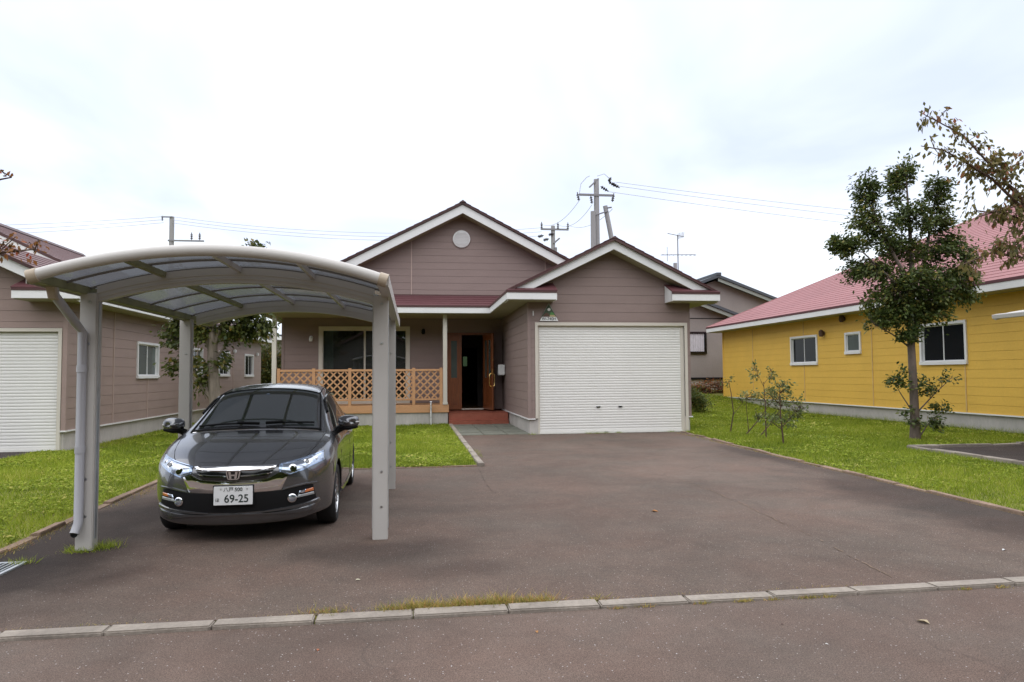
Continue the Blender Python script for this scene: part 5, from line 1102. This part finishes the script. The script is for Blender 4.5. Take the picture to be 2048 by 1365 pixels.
CAR.location = (-1.625, 8.80, 0); CAR.rotation_euler = (0, 0, R(1.2))

# ------------------------------------------------------------------ vegetation
def leaves(P, D, size, rng, droop=0.3):
    """diamond leaves at points P growing along D"""
    n = len(P); D = D / (np.linalg.norm(D, axis=1, keepdims=True) + 1e-9)
    D = D + rng.normal(0, .55, (n, 3)); D[:, 2] -= droop; D /= np.linalg.norm(D, axis=1, keepdims=True)
    Nn = rng.normal(0, 1, (n, 3)); Nn[:, 2] = np.abs(Nn[:, 2]) + .5; S_ = np.cross(D, Nn); S_ /= np.linalg.norm(S_, axis=1, keepdims=True) + 1e-9
    U = np.cross(S_, D); s = (size * rng.uniform(.7, 1.25, n))[:, None]
    a = P; b = P + D * s * .5 + S_ * s * .27 + U * s * .06; c = P + D * s - U * s * .08; d = P + D * s * .5 - S_ * s * .27 + U * s * .06
    V = np.stack([a, b, c, d], 1).reshape(-1, 3); F = np.arange(4 * n).reshape(n, 4)
    return V, F
def tree(name, label, cat, base, limbs, blobs, leaf, leaf_m, bark_m='bark', seed=1, twigs=14, per=26, spread=.10, droop=.3, group=None, spike=0.0):
    """limbs: list of ([(x,y,z)...], [r...]) ; blobs: (cx,cy,cz, rx,ry,rz, density) relative to base; leaves hang on twigs reaching into each blob"""
    rng = np.random.default_rng(seed); B = np.array(base, float); t = thing(name, label, cat, base, group)
    tm = MB(); nodes = []
    for pts, rs in limbs:
        P = [tuple(B + np.array(p)) for p in pts]; tm.tube(P, rs, 9)
        for a, b in zip(P[:-1], P[1:]):
            for k in range(5): nodes.append(np.array(a) + (np.array(b) - np.array(a)) * k / 5)
        nodes.append(np.array(P[-1]))
    nodes = np.array(nodes); tw = MB(); LP, LD, LR = [], [], []
    for (cx, cy, cz, rx, ry, rz, dn) in blobs:
        c = B + np.array((cx, cy, cz))
        nt_ = max(2, int(twigs * dn)); bi = rng.uniform(0, .25)
        for _ in range(nt_):
            v = rng.normal(0, 1, 3); v /= np.linalg.norm(v); tip = c + v * np.array((rx, ry, rz)) * rng.uniform(.35, 1.0) ** .6
            if spike: tip[2] += abs(rng.normal(0, spike))
            d2 = np.sum((nodes - tip) ** 2, 1) + 1.5 * np.maximum(0, nodes[:, 2] - tip[2]) ** 2 + .25 * np.sum((nodes - c) ** 2, 1)
            a = nodes[np.argmin(d2)]; mid = (a + tip) / 2 + rng.normal(0, .06, 3) + np.array((0, 0, .05))
            L = np.linalg.norm(tip - a)
            tw.tube([tuple(a), tuple(mid), tuple(tip)], [max(.006, .012 * L), max(.004, .007 * L), .003], 4, cap=False)
            n = int(per * rng.uniform(.6, 1.4)); u = rng.uniform(.30, 1.02, n) ** .8
            pa = np.where(u[:, None] < .5, a + (mid - a) * (u[:, None] * 2), mid + (tip - mid) * ((u[:, None] - .5) * 2))
            LP.append(pa + rng.normal(0, spread, (n, 3)) * (0.5 + u[:, None] * .7)); LD.append(np.repeat((tip - a)[None] / (L + 1e-6), n, 0)); LR.append(np.clip(rng.normal(.38 + bi, .22, n), 0, 1))
    obj('trunk', tm, bark_m, t); obj('twigs', tw, bark_m, t)['kind'] = 'stuff'
    V, F = leaves(np.concatenate(LP), np.concatenate(LD), leaf, rng, droop)
    npmesh('crown', V, F, leaf_m, t, np.concatenate(LR), 'stuff'); return t
# the tree before the yellow wall; k: metres per unit of the sketch it was measured in
k = .01118
def bl(x, y, rx, ry, dn, x0=1832, y0=880, kk=k, dy=0.0, depth=None): return ((x - x0) * kk, dy, (y0 - y) * kk, rx * kk * .92, (depth or rx) * kk * .9, ry * kk * .66, dn)
tb = [bl(1742, 390, 30, 55, 1.5), bl(1735, 445, 42, 45, 1.5), bl(1815, 375, 24, 58, 1.3, dy=.2), bl(1835, 345, 16, 30, .8), bl(1903, 390, 32, 50, 1.6), bl(1905, 450, 48, 48, 1.8), bl(1820, 450, 45, 48, 1.8, dy=-.3), bl(1770, 490, 55, 38, 2.0),
      bl(1700, 500, 38, 24, 1.2), bl(1840, 510, 62, 42, 2.2, dy=.3), bl(1920, 510, 50, 40, 1.8), bl(1962, 500, 28, 34, .9), bl(1745, 550, 48, 26, 1.4), bl(1820, 570, 62, 30, 2.2, dy=-.2), bl(1905, 560, 52, 32, 1.8), bl(1945, 602, 38, 14, .8), bl(1870, 615, 52, 24, 1.5),
      bl(1800, 615, 42, 22, 1.2), bl(1775, 652, 38, 16, .9), bl(1815, 680, 30, 20, 1.0, dy=-.2), bl(1835, 640, 34, 26, 1.1), bl(1715, 560, 34, 20, .9), bl(1760, 605, 44, 22, 1.3), bl(1950, 560, 40, 26, 1.2), bl(1965, 605, 26, 10, .5), bl(1690, 505, 30, 16, .6), bl(1790, 640, 50, 22, 1.3), bl(1880, 640, 50, 20, 1.1), bl(1850, 590, 60, 30, 1.8), bl(1798, 775, 24, 22, .32), bl(1880, 765, 48, 14, .35), bl(1855, 792, 24, 16, .25), bl(1862, 852, 30, 22, .45), bl(1822, 842, 16, 20, .2), bl(1895, 828, 22, 12, .2)]
def LM(pts, rs, x0=1832, y0=880, kk=k): return ([((p[0] - x0) * kk, p[2] if len(p) > 2 else 0, (y0 - p[1]) * kk) for p in pts], rs)
tl = [LM([(1832, 886), (1833, 840), (1832, 760), (1830, 680), (1833, 600), (1838, 520), (1835, 430), (1832, 350)], [.125, .095, .085, .078, .066, .05, .032, .012]),
      LM([(1833, 690), (1862, 610, .2), (1888, 520, .3), (1902, 420, .2), (1906, 350)], [.055, .045, .035, .022, .008]), LM([(1832, 620), (1800, 540, -.2), (1760, 450, -.1), (1742, 360)], [.05, .038, .024, .008]),
      LM([(1832, 650), (1780, 570, -.3), (1720, 510, -.2), (1680, 498)], [.035, .024, .015, .006]), LM([(1836, 610), (1890, 590, -.3), (1945, 560, -.2)], [.035, .022, .008]), LM([(1833, 700), (1790, 670), (1750, 650)], [.025, .015, .006]),
      LM([(1834, 830), (1870, 790, -.1), (1920, 755)], [.02, .012, .005]), LM([(1832, 830), (1805, 790), (1790, 765)], [.018, .01, .004]), LM([(1838, 880), (1860, 850), (1890, 828)], [.02, .012, .005])]
tree('broadleaf_tree', 'dark green broadleaf tree with three leafy tips in front of the yellow house', 'tree', (11.05, 14.36, 0), tl, tb, .088, 'leafdark', 'barkdark2', 3, 22, 33, .062, .25, spike=.10)
# tree between the two brown houses
kl = .0107
t2 = [bl(q[0], q[1], q[2], q[3], q[4], 412, 885, kl) for q in ((350, 600, 22, 32, 1.0), (350, 660, 20, 30, 1.0), (380, 610, 40, 40, 1.8), (430, 600, 48, 42, 2.0), (480, 600, 38, 34, 1.5), (440, 560, 55, 40, 1.8), (500, 640, 34, 20, 1.2), (465, 650, 36, 20, 1.3), (400, 655, 30, 22, 1.0), (350, 728, 16, 10, .35), (402, 720, 14, 14, .4), (405, 760, 10, 16, .4), (440, 715, 16, 14, .3), (380, 550, 40, 34, 1.3), (505, 600, 26, 28, .9), (470, 545, 36, 30, 1.0), (505, 490, 9, 20, .5), (525, 660, 16, 18, .5))]
l2 = [LM(p, r, 412, 885, kl) for p, r in (([(428, 890), (430, 800), (424, 720), (422, 640), (430, 560), (480, 500), (505, 465)], [.14, .125, .11, .09, .06, .03, .008]), ([(424, 790), (395, 750), (375, 710), (366, 660), (350, 600)], [.06, .05, .04, .03, .01]), ([(424, 690), (440, 640), (480, 610), (510, 590)], [.06, .05, .03, .008]), ([(422, 700), (405, 640), (400, 560)], [.06, .04, .015]), ([(424, 740), (435, 700), (470, 650), (515, 640)], [.04, .03, .02, .006]))]
tree('cherry_tree', 'small leafy tree with forked grey trunk seen through the carport, left of the porch', 'tree', (-4.42, 16.0, 0), l2, t2, .115, 'leafmid', 'bark', 5, 16, 30, .10, .5)
# cherry boughs reaching in from the right, trunk outside the picture
kr = .0059; TX0, TY0 = 2294, 1000
def LR(pts, rs): return ([((p[0] - TX0) * kr, (p[0] - TX0) * kr * -.10, 1.5 + (745 - p[1]) * kr) for p in pts], rs)
boughs = [[(2290, 520), (2150, 470), (2060, 415), (1990, 335), (1930, 268), (1843, 222)], [(2290, 560), (2150, 500), (2060, 430), (1990, 360), (1935, 325), (1890, 300), (1845, 292)], [(2290, 600), (2150, 520), (2060, 445), (2000, 425), (1955, 425)], [(2290, 640), (2150, 580), (2060, 520), (1980, 508), (1900, 540)], [(2060, 430), (2040, 385), (2000, 350)], [(2290, 500), (2150, 420), (2080, 340), (2052, 300)]]
lr_ = [([(0, 0, -.05), (.03, 0, 1.4), (0, 0, 2.6), (-.05, 0, 3.4)], [.15, .12, .10, .06])] + [LR(b, [.026 - .021 * i / (len(b) - 1) for i in range(len(b))]) for b in boughs]
rb = []
def bb(x, y, r, dn, rz=None): rb.append(((x - TX0) * kr, (x - TX0) * kr * -.10, 1.5 + (745 - y) * kr, r * kr, r * kr, (rz or r) * kr, dn))
for x, y, r, dn in ((1862, 232, 12, .12), (1892, 240, 16, .3), (1912, 250, 12, .3), (1938, 268, 10, .15), (1965, 285, 18, .4), (1990, 312, 20, .5), (2015, 330, 24, .6), (2040, 345, 24, .6), (1870, 296, 14, .15), (1900, 310, 18, .4), (1930, 330, 20, .5), (1965, 345, 24, .8), (2000, 365, 26, .8), (2030, 385, 24, .6), (1995, 340, 20, .5), (2046, 400, 18, .4), (1985, 432, 22, .5), (2020, 440, 28, .9), (2048, 450, 26, .7), (1940, 430, 14, .25),
                    (1975, 500, 26, .6), (2010, 500, 26, .7), (2045, 510, 26, .7), (1930, 530, 24, .4), (2030, 475, 22, .5), (2090, 400, 40, 1.2), (2130, 460, 60, 2.0), (2200, 500, 80, 2.5), (2300, 420, 90, 2.5), (2400, 480, 80, 2.0), (2120, 340, 40, .9)): bb(x, y, r, dn)
tree('cherry_tree', 'cherry boughs with drooping olive and reddish leaves hanging in from the right edge', 'tree', (8.6, 7.2, 0), lr_, rb, .072, 'leafred', 'barkdark', 8, 9, 15, .04, 1.3)
# one more at the left edge, only a few leaves in the picture
ll = [([(0, 0, -.05), (0, 0, 1.6), (.05, 0, 2.6), (-.2, 0, 3.8)], [.13, .11, .08, .03]), ([(0, 0, 2.2), (.7, .1, 2.6), (1.46, .18, 2.72)], [.04, .02, .006]), ([(0, 0, 2.7), (.7, 0, 3.2), (1.28, .1, 3.38)], [.035, .02, .006])]
lb = [(1.40, .18, 2.71, .10, .08, .05, .30), (1.16, .14, 2.70, .14, .1, .08, .4), (1.20, .1, 3.37, .06, .06, .05, .12), (.7, .1, 2.8, .3, .3, .2, .8), (.6, 0, 3.4, .35, .35, .3, .8), (-.3, 0, 3.6, .8, .8, .7, 3), (-.4, -.3, 2.9, .7, .7, .5, 2)]
tree('cherry_tree', 'few orange cherry leaves poking in at the left edge before the brown roof', 'tree', (-5.0, 7.0, 0), ll, lb, .055, 'leaforange', 'barkdark', 9, 14, 12, .04, .9)
# saplings on the lawn beside the garage
SAP = [('thin bare-stemmed sapling nearest the garage corner, beside the driveway edge', (7.95, 17.0, 0), [([(0, 0, -.02), (.10, 0, .5), (.05, 0, 1.0), (-.02, 0, 1.35)], [.018, .014, .01, .004]), ([(.09, 0, .45), (.35, 0, .75)], [.009, .003])], [(.02, 0, 1.3, .12, .1, .1, .3), (.3, 0, .85, .12, .1, .1, .2)]),
       ('low forked sapling leaning right with pale leaf tips, second from the garage', (8.0, 16.3, 0), [([(0, 0, -.02), (.35, 0, .35), (.9, .1, .95)], [.016, .012, .004]), ([(.1, 0, .1), (.06, 0, .6), (.05, 0, .9)], [.01, .007, .003])], [(.2, 0, .9, .22, .2, .16, .8), (.6, .1, .95, .28, .2, .22, .9), (.38, 0, .42, .10, .1, .07, .5)]),
       ('bushy low sapling with white-tipped leaves in the middle of the sapling row', (8.1, 15.8, 0), [([(0, 0, -.02), (.3, 0, .3), (.6, 0, .7)], [.015, .01, .004])], [(.45, 0, .85, .3, .25, .2, 1.1), (.25, 0, 1.05, .22, .2, .12, .7), (.6, 0, .4, .16, .12, .12, .5)]),
       ('tallest sapling with sparse yellowish top, in front of the yellow wall', (7.97, 15.2, 0), [([(0, 0, -.02), (.0, 0, .8), (-.03, 0, 1.3)], [.016, .012, .006]), ([(-.03, 0, 1.2), (-.2, 0, 1.55)], [.006, .003]), ([(-.03, 0, 1.25), (.2, 0, 1.5)], [.006, .003])], [(-.22, 0, 1.5, .14, .1, .13, .5), (.15, 0, 1.45, .18, .12, .12, .6), (-.2, 0, 1.72, .05, .05, .1, .15)]),
       ('bushy green sapling with straight stem, nearest the broadleaf tree', (7.8, 14.13, 0), [([(0, 0, -.02), (-.05, 0, .6), (-.06, 0, 1.2)], [.02, .014, .006]), ([(-.03, 0, .35), (.4, 0, .75)], [.01, .004]), ([(-.03, 0, .3), (-.45, 0, .6)], [.01, .004])], [(0, 0, 1.15, .25, .2, .2, 1.2), (.3, 0, .8, .28, .2, .2, 1.2), (-.3, 0, .55, .25, .2, .14, .8), (.12, 0, .45, .16, .15, .15, .6), (.4, 0, .6, .16, .12, .12, .6)])]
for i, (lab, b, lm, bl_) in enumerate(SAP): tree('sapling', lab, 'sapling', b, lm, bl_, .066, 'leafsap', 'barkdark', 20 + i, 15, 11, .045, .2, 'saplings on the right lawn')
def bush(name, label, base, blobs, leaf, m, seed, per=60, group=None, cat='shrub'):
    return tree(name, label, cat, base, [([(0, 0, -.05), (0, 0, .3), (.02, 0, .5)], [.03, .025, .01])], blobs, leaf, m, 'barkdark', seed, 10, per, .11, .1, group)
bush('shrub', 'dark evergreen shrub behind the right corner of the garage', (10.3, 25.5, .02), [(0, 0, .55, .75, .6, .5, 4), (-.6, .3, .6, .5, .5, .5, 3), (.55, .1, .35, .4, .4, .3, 2)], .07, 'leafdark', 41)
bush('shrub', 'rust-brown scrub along the base of the tan house', (14.2, 32.4, .45), [(-2, 0, .3, 1.6, .5, .3, 5), (.3, .2, .3, 1.4, .5, .35, 5)], .08, 'leaforange', 42, 40)
# scrub and trees behind the houses
for i, (x, y, w, h) in enumerate(((-7.6, 38, 1.8, 2.6), (-5.2, 39, 1.8, 2.2), (-9.8, 41, 2.2, 3.0))):
    bush('shrub', ('tall loose shrub in the gap between the brown houses, left of the porch', 'shrub half hidden behind the porch corner post', 'shrub behind the far end of the left house')[i], (x, y, .8), [(0, 0, h * .35, w * .8, .9, h * .35, 6), (.2, 0, h * .7, w * .6, .8, h * .3, 5), (-.5, 0, h * .55, w * .6, .8, h * .3, 4)], .15, 'hedge', 50 + i, 60, 'shrubs behind the houses')
FT = [('distant tree top showing just above the ridge of the left house', (-39.5, 62, 1), 8.6), ('distant tree top right of it above the brown roof slope', (-36.0, 61, 1), 7.6)]
for i, (lab, b, h) in enumerate(FT):
    tree('pine_tree', lab, 'tree', b, [([(0, 0, 0), (0, 0, h * .6), (.1, 0, h)], [.25, .18, .05])], [(0, 0, h * .92, .8, .8, h * .1, 1.6), (.2, 0, h * .8, 1.2, 1.2, h * .1, 2), (0, 0, h * .62, 1.5, 1.5, h * .14, 2)], .28, 'leafdark', 'bark', 60 + i, 9, 40, .3, .1, 'far tree tops')
sh_ = thing('shed', 'grey outbuilding with white eave glimpsed behind the porch post', 'shed', (-6.2, 46, .9))
obj('wall', MB().box(-9.5, -5.2, 46, 50, .6, 3.9), 'tan', sh_); obj('roof', MB().prism([(-10.0, 45.5, 4.1), (-4.7, 45.5, 3.6), (-4.7, 45.5, 3.8), (-10.0, 45.5, 4.3)], (0, 5, 0)), 'roofgrey', sh_); obj('fascia_board', MB().prism([(-10.0, 45.46, 3.95), (-4.7, 45.46, 3.45), (-4.7, 45.46, 3.68), (-10.0, 45.46, 4.18)], (0, .04, 0)), 'white', sh_)
# across the road, unseen: a reflected house, and trees enlarged to shade the porch
OT = thing('house', 'house across the road, seen only as a reflection in the porch window', 'house', (-3, -22, 0))
obj('wall', MB().prism([(-9, -22, -.1), (2, -22, -.1), (2, -22, 3.2), (-3.5, -22, 6.0), (-9, -22, 3.2)], (0, -9, 0)), 'tan', OT); obj('roof', MB().prism([(-9.6, -21.4, 2.9), (-3.5, -21.4, 6.05), (2.6, -21.4, 2.9), (2.6, -21.4, 3.1), (-3.5, -21.4, 6.3), (-9.6, -21.4, 3.1)], (0, -10, 0)), 'roofbrown', OT)
for i, (x, y, h) in enumerate(((-44, -20, 14), (-33, -16, 12), (-24, -14, 12), (-15, -15, 13), (-7, -32, 15), (6, -15, 12), (14, -14, 12), (23, -15, 13), (33, -16, 12), (45, -20, 14))):
    tree('shading_street_tree', ('first', 'second', 'third', 'fourth', 'fifth', 'sixth', 'seventh', 'eighth', 'ninth', 'tenth')[i] + ' tree from the right across the road, unseen, enlarged to block low sky', 'tree', (x, y, -.06), [([(0, 0, -.1), (0, 0, h * .5), (.2, 0, h * .9)], [.3, .22, .05])],
         [(0, 0, h * .68, h * .34, h * .30, h * .30, 7), (h * .22, 0, h * .42, h * .30, h * .25, h * .26, 6), (-h * .22, 0, h * .45, h * .30, h * .25, h * .26, 6), (0, 0, h * .2, h * .42, h * .2, h * .16, 5)], 1.0, 'leafdark', 'bark', 80 + i, 13, 30, .8, .1, 'trees across the road, enlarged to block low sky')

# ------------------------------------------------------------------ lawns
def in_poly(px, py, poly):
    inside = np.zeros(len(px), bool); n = len(poly)
    for i in range(n):
        (x0, y0), (x1, y1) = poly[i], poly[(i + 1) % n]
        c = ((y0 > py) != (y1 > py)); inside ^= c & (px < (x1 - x0) * (py - y0) / (y1 - y0 + 1e-12) + x0)
    return inside
def lump(x, y): return np.sin(x * 1.7 + 1.3 * np.sin(y * .9)) * .5 + np.sin(y * 2.3 + 1.1 * np.sin(x * 1.4)) * .35 + np.sin(x * 5.1 + y * 4.3) * .2
def blades(name, poly, dens, hmin, hmax, width, m, seed, avoid=None, clover=0):
    rng = np.random.default_rng(seed); P = np.array(poly); x0, y0 = P.min(0); x1, y1 = P.max(0)
    n = int((x1 - x0) * (y1 - y0) * dens); x = rng.uniform(x0, x1, n); y = rng.uniform(y0, y1, n)
    # fewer blades with distance: they merge there anyway
    keep = in_poly(x, y, poly) & (rng.uniform(0, 1, n) < np.clip((13.0 / np.maximum(y, 6)) ** 1.1, .18, 1))
    x, y = x[keep], y[keep]; n = len(x); z = np.array([hgt(a, b) for a, b in zip(x, y)])
    lp = lump(x, y); sc = np.clip((y / 13.0) ** .55, .85, 1.9)
    h = rng.uniform(hmin, hmax, n) * (1 + .30 * lp) * sc ** .4; a = rng.uniform(0, 2 * np.pi, n); w = width * rng.uniform(.7, 1.4, n) * sc
    lean = rng.normal(0, .55, (n, 2)) * h[:, None]
    B = np.stack([x, y, z - .01], 1); dx_ = np.stack([np.cos(a) * w, np.sin(a) * w, np.zeros(n)], 1); T = B + np.stack([lean[:, 0], lean[:, 1], h + .01], 1)
    V = np.stack([B - dx_, B + dx_, T], 1).reshape(-1, 3); F = np.arange(3 * n).reshape(n, 3)
    rnd = np.clip(rng.normal(.42, .20, n) + .17 * lp + .08 * np.sin(x * .6 + y * .45) + .08 * np.sin(x * 9 + 3 * np.sin(y * 7)), 0, 1)
    if clover:       # broad-leaved weeds lying among the blades
        c = int(n * clover * 2.4); i = rng.integers(0, n, c); pc = B[i] + rng.normal(0, .03, (c, 3)) * np.array((1, 1, 0)) + np.array((0, 0, .02)) + np.array((0, 0, 1)) * rng.uniform(0, .03, (c, 1))
        keepc = lump(pc[:, 0] * 1.4, pc[:, 1] * 1.3) > .0; pc = pc[keepc]; c = len(pc)
        ang = rng.uniform(0, 2 * np.pi, c); s = rng.uniform(.014, .036, c)[:, None] * np.clip(pc[:, 1:2] / 12, .9, 1.6)
        u = np.stack([np.cos(ang), np.sin(ang), rng.normal(0, .3, c)], 1) * s; v = np.stack([-np.sin(ang), np.cos(ang), rng.normal(0, .3, c)], 1) * s
        V2 = np.stack([pc - u, pc + v, pc + u], 1).reshape(-1, 3); V = np.concatenate([V, V2]); F = np.arange(len(V)).reshape(-1, 3); rnd = np.concatenate([rnd, np.clip(rng.normal(.55, .26, c), 0, .95)])
    return npmesh(name, V, F, m, None, rnd, 'stuff')
L1 = [(-7.5, 4.7), (-3.60, 4.7), (-3.60, 6.8), (-3.64, 8.4), (-3.72, 11.6), (-3.72, 22), (-7.0, 24), (-6.9, 15.6), (-7.5, 15.6)]
L2 = [(-3.74, 11.70), (1.04, 11.70), (1.04, 21.38), (-3.74, 21.38)]
L3 = [(6.36, 4.7), (9.58, 4.7), (9.58, 12.84), (14.26, 12.84), (14.26, 31), (13.5, 33), (8, 33), (7.2, 31), (7.2, 17.4), (6.95, 17.4), (6.74, 14.2), (6.56, 11.16), (6.46, 8.09), (6.40, 6.6)]
tag(blades('lawn_grass', L1, 1700, .030, .075, .0052, 'grass', 1, clover=.25), 'bright green lawn left of the driveway and carport', 'grass')
tag(blades('lawn_grass', L2, 2400, .035, .085, .0056, 'grass', 2, clover=.5), 'bright green weedy lawn patch in front of the porch', 'grass')
tag(blades('lawn_grass', L3, 1500, .030, .080, .0056, 'grass', 3, clover=.2), 'green lawn between the driveway and the yellow house', 'grass')
def tufts(name, label, spots, m, seed, cat='weeds'):
    """spots: (x, y, rx, ry, n, hmin, hmax)"""
    rng = np.random.default_rng(seed); VV, RR = [], []
    for (sx, sy, rx, ry, n, h0, h1) in spots:
        x = sx + rng.normal(0, .5, n) * rx; y = sy + rng.normal(0, .5, n) * ry; z = np.array([hgt(0, max(5, b)) for b in y]); h = rng.uniform(h0, h1, n); a = rng.uniform(0, 2 * np.pi, n); w = rng.uniform(.0018, .0042, n)
        B = np.stack([x, y, z - .01], 1); d = np.stack([np.cos(a) * w, np.sin(a) * w, 0 * w], 1); T = B + np.stack([rng.normal(0, .8, n) * h, rng.normal(0, .7, n) * h, h], 1)
        VV.append(np.stack([B - d, B + d, T], 1).reshape(-1, 3)); RR.append(np.clip(rng.normal(.5, .3, n), 0, 1))
    V = np.concatenate(VV); return tag(npmesh(name, V, np.arange(len(V)).reshape(-1, 3), m, None, np.concatenate(RR), 'stuff'), label, cat)
rs_ = random.Random(4)
tufts('kerb_weeds', 'dry yellow and green grass growing along the road kerb', [(-.55, 4.66, .18, .06, 300, .01, .06)] + [(-.15 + .10 * i, 4.668 + rs_.uniform(-.01, .02), .12, .055, int(rs_.uniform(180, 460)), .010, rs_.uniform(.045, .095)) for i in range(11)] + [(1.22, 4.66, .10, .05, 160, .01, .05)] + [(rs_.uniform(-4, 7), 4.655, .3, .02, 60, .005, .03) for _ in range(26)] + [(rs_.uniform(1, 6), 4.49, .06, .02, 40, .005, .03) for _ in range(14)], 'drygrass', 31)
tufts('edge_weeds', 'dry grass and weeds along the driveway edges', [(-3.5 + rs_.uniform(-.05, .05), rs_.uniform(4.8, 11.5), .10, .4, 120, .01, .05) for _ in range(26)] + [(6.28 + .0275 * (yq - 6) + .05, yq, .08, .4, 110, .01, .05) for yq in np.arange(4.9, 17.4, .42)] + [(rs_.uniform(-3.5, 1), 11.64, .3, .05, 60, .01, .05) for _ in range(16)], 'drygrass', 32)
tufts('post_weeds', 'green weeds around the foot of the near left carport post', [(-2.84, 6.60, .16, .06, 260, .01, .07), (-2.70, 6.74, .12, .12, 300, .02, .10), (-2.93, 6.7, .06, .08, 120, .02, .07), (-3.13, 6.27, .08, .06, 160, .02, .08)], 'grass', 33)
tufts('wall_weeds', 'weeds at the foot of the garage shutter and foundation', [(q, 17.52, .10, .05, 90, .02, .09) for q in (2.98, 4.42, 4.62, 4.85, 5.2, 6.6, 7.08)] + [(.25, 21.3, .3, .1, 250, .03, .16), (.9, 21.3, .1, .1, 150, .03, .14), (1.22, 19.5, .05, 1.2, 150, .02, .06), (1.24, 13.5, .05, .8, 140, .02, .06), (1.7, 18.9, .05, .6, 60, .02, .05)] + [(14.2, yq, .1, .5, 220, .06, .22) for yq in np.arange(13.5, 30.5, .7)] + [(-7.0, yq, .12, .5, 90, .03, .10) for yq in np.arange(16, 26, .8)], 'grass', 34)
tufts('broadleaf_weeds', 'clump of weeds at the lawn corner beside the driveway', [(7.1, 16.2, .35, .5, 700, .04, .14), (6.95, 15.6, .15, .2, 200, .03, .10)], 'grass', 35)
struct('flower_bed', MB().poly([(-7.05, 15.75, .006), (-6.55, 15.9, .006), (-6.5, 26, .006), (-7.05, 26, .006)]), 'earth')
# drain grate
dg_ = thing('drain_grate', 'galvanised drain grating set in the asphalt at the left edge', 'drain', (-3.36, 6.1, 0))
gm = MB(); gm.box(-3.62, -3.10, 5.89, 5.92, .004, .018).box(-3.62, -3.10, 6.27, 6.30, .004, .018).box(-3.13, -3.10, 5.92, 6.27, .004, .018).box(-3.62, -3.59, 5.92, 6.27, .004, .018); obj('grate_frame', gm, 'galv', dg_)
obj('gully', MB().poly([(-3.6, 5.91, .006), (-3.11, 5.91, .006), (-3.11, 6.28, .006), (-3.6, 6.28, .006)]), 'black', dg_)
for kx in range(11): obj('grate_bar', MB().box(-3.585 + kx * .042, -3.573 + kx * .042, 5.92, 6.27, .006, .017), 'galv', dg_)
# small litter on the asphalt
LIT = [((-.40, 5.35), 'pale curled leaf on the driveway before the kerb', .06, (.55, .52, .38)), ((4.9, 5.35), 'white scrap on the driveway near the right edge', .07, (.6, .62, .62)), ((2.2, 4.05), 'dark pebble-like leaf on the road, right of centre', .035, (.10, .06, .05)), ((2.6, 7.45), 'orange dead weed in the middle of the driveway', .12, (.36, .17, .06)),
       ((-.52, 4.08), 'rust leaf lying on the road, left of centre', .05, (.33, .13, .07)), ((.72, 4.16), 'orange leaf lying on the road crack', .05, (.40, .20, .07)), ((2.28, 3.72), 'white cigarette-end like scrap low on the road', .03, (.6, .6, .58)), ((3.05, 3.95), 'dry twig lying on the road at the right', .12, (.40, .33, .22))]
for (lx, ly), lab, sz, col in LIT:
    sz *= .65; m_ = mat('litter', col, .8); a = random.uniform(0, 6.28); z = -.012 if ly < 4.5 else .004
    u = Vector((math.cos(a), math.sin(a), 0)) * sz * .5; v_ = Vector((-math.sin(a), math.cos(a), 0)) * sz * .26; c = Vector((lx, ly, z + .004)); upv = Vector((0, 0, sz * .22))
    mb = MB(); mb.v = [tuple(q) for q in (c - u, c - u * .3 + v_ + upv, c + u * .5 + v_ * .8 + upv * .6, c + u, c + u * .4 - v_ * .8 + upv * .5, c - u * .4 - v_ + upv * .8, c + upv * .05)]
    mb.f = [(0, 1, 6), (1, 2, 6), (2, 3, 6), (3, 4, 6), (4, 5, 6), (5, 0, 6)]
    tag(obj('fallen_leaf', mb, m_), lab, 'litter', 'litter on the asphalt')
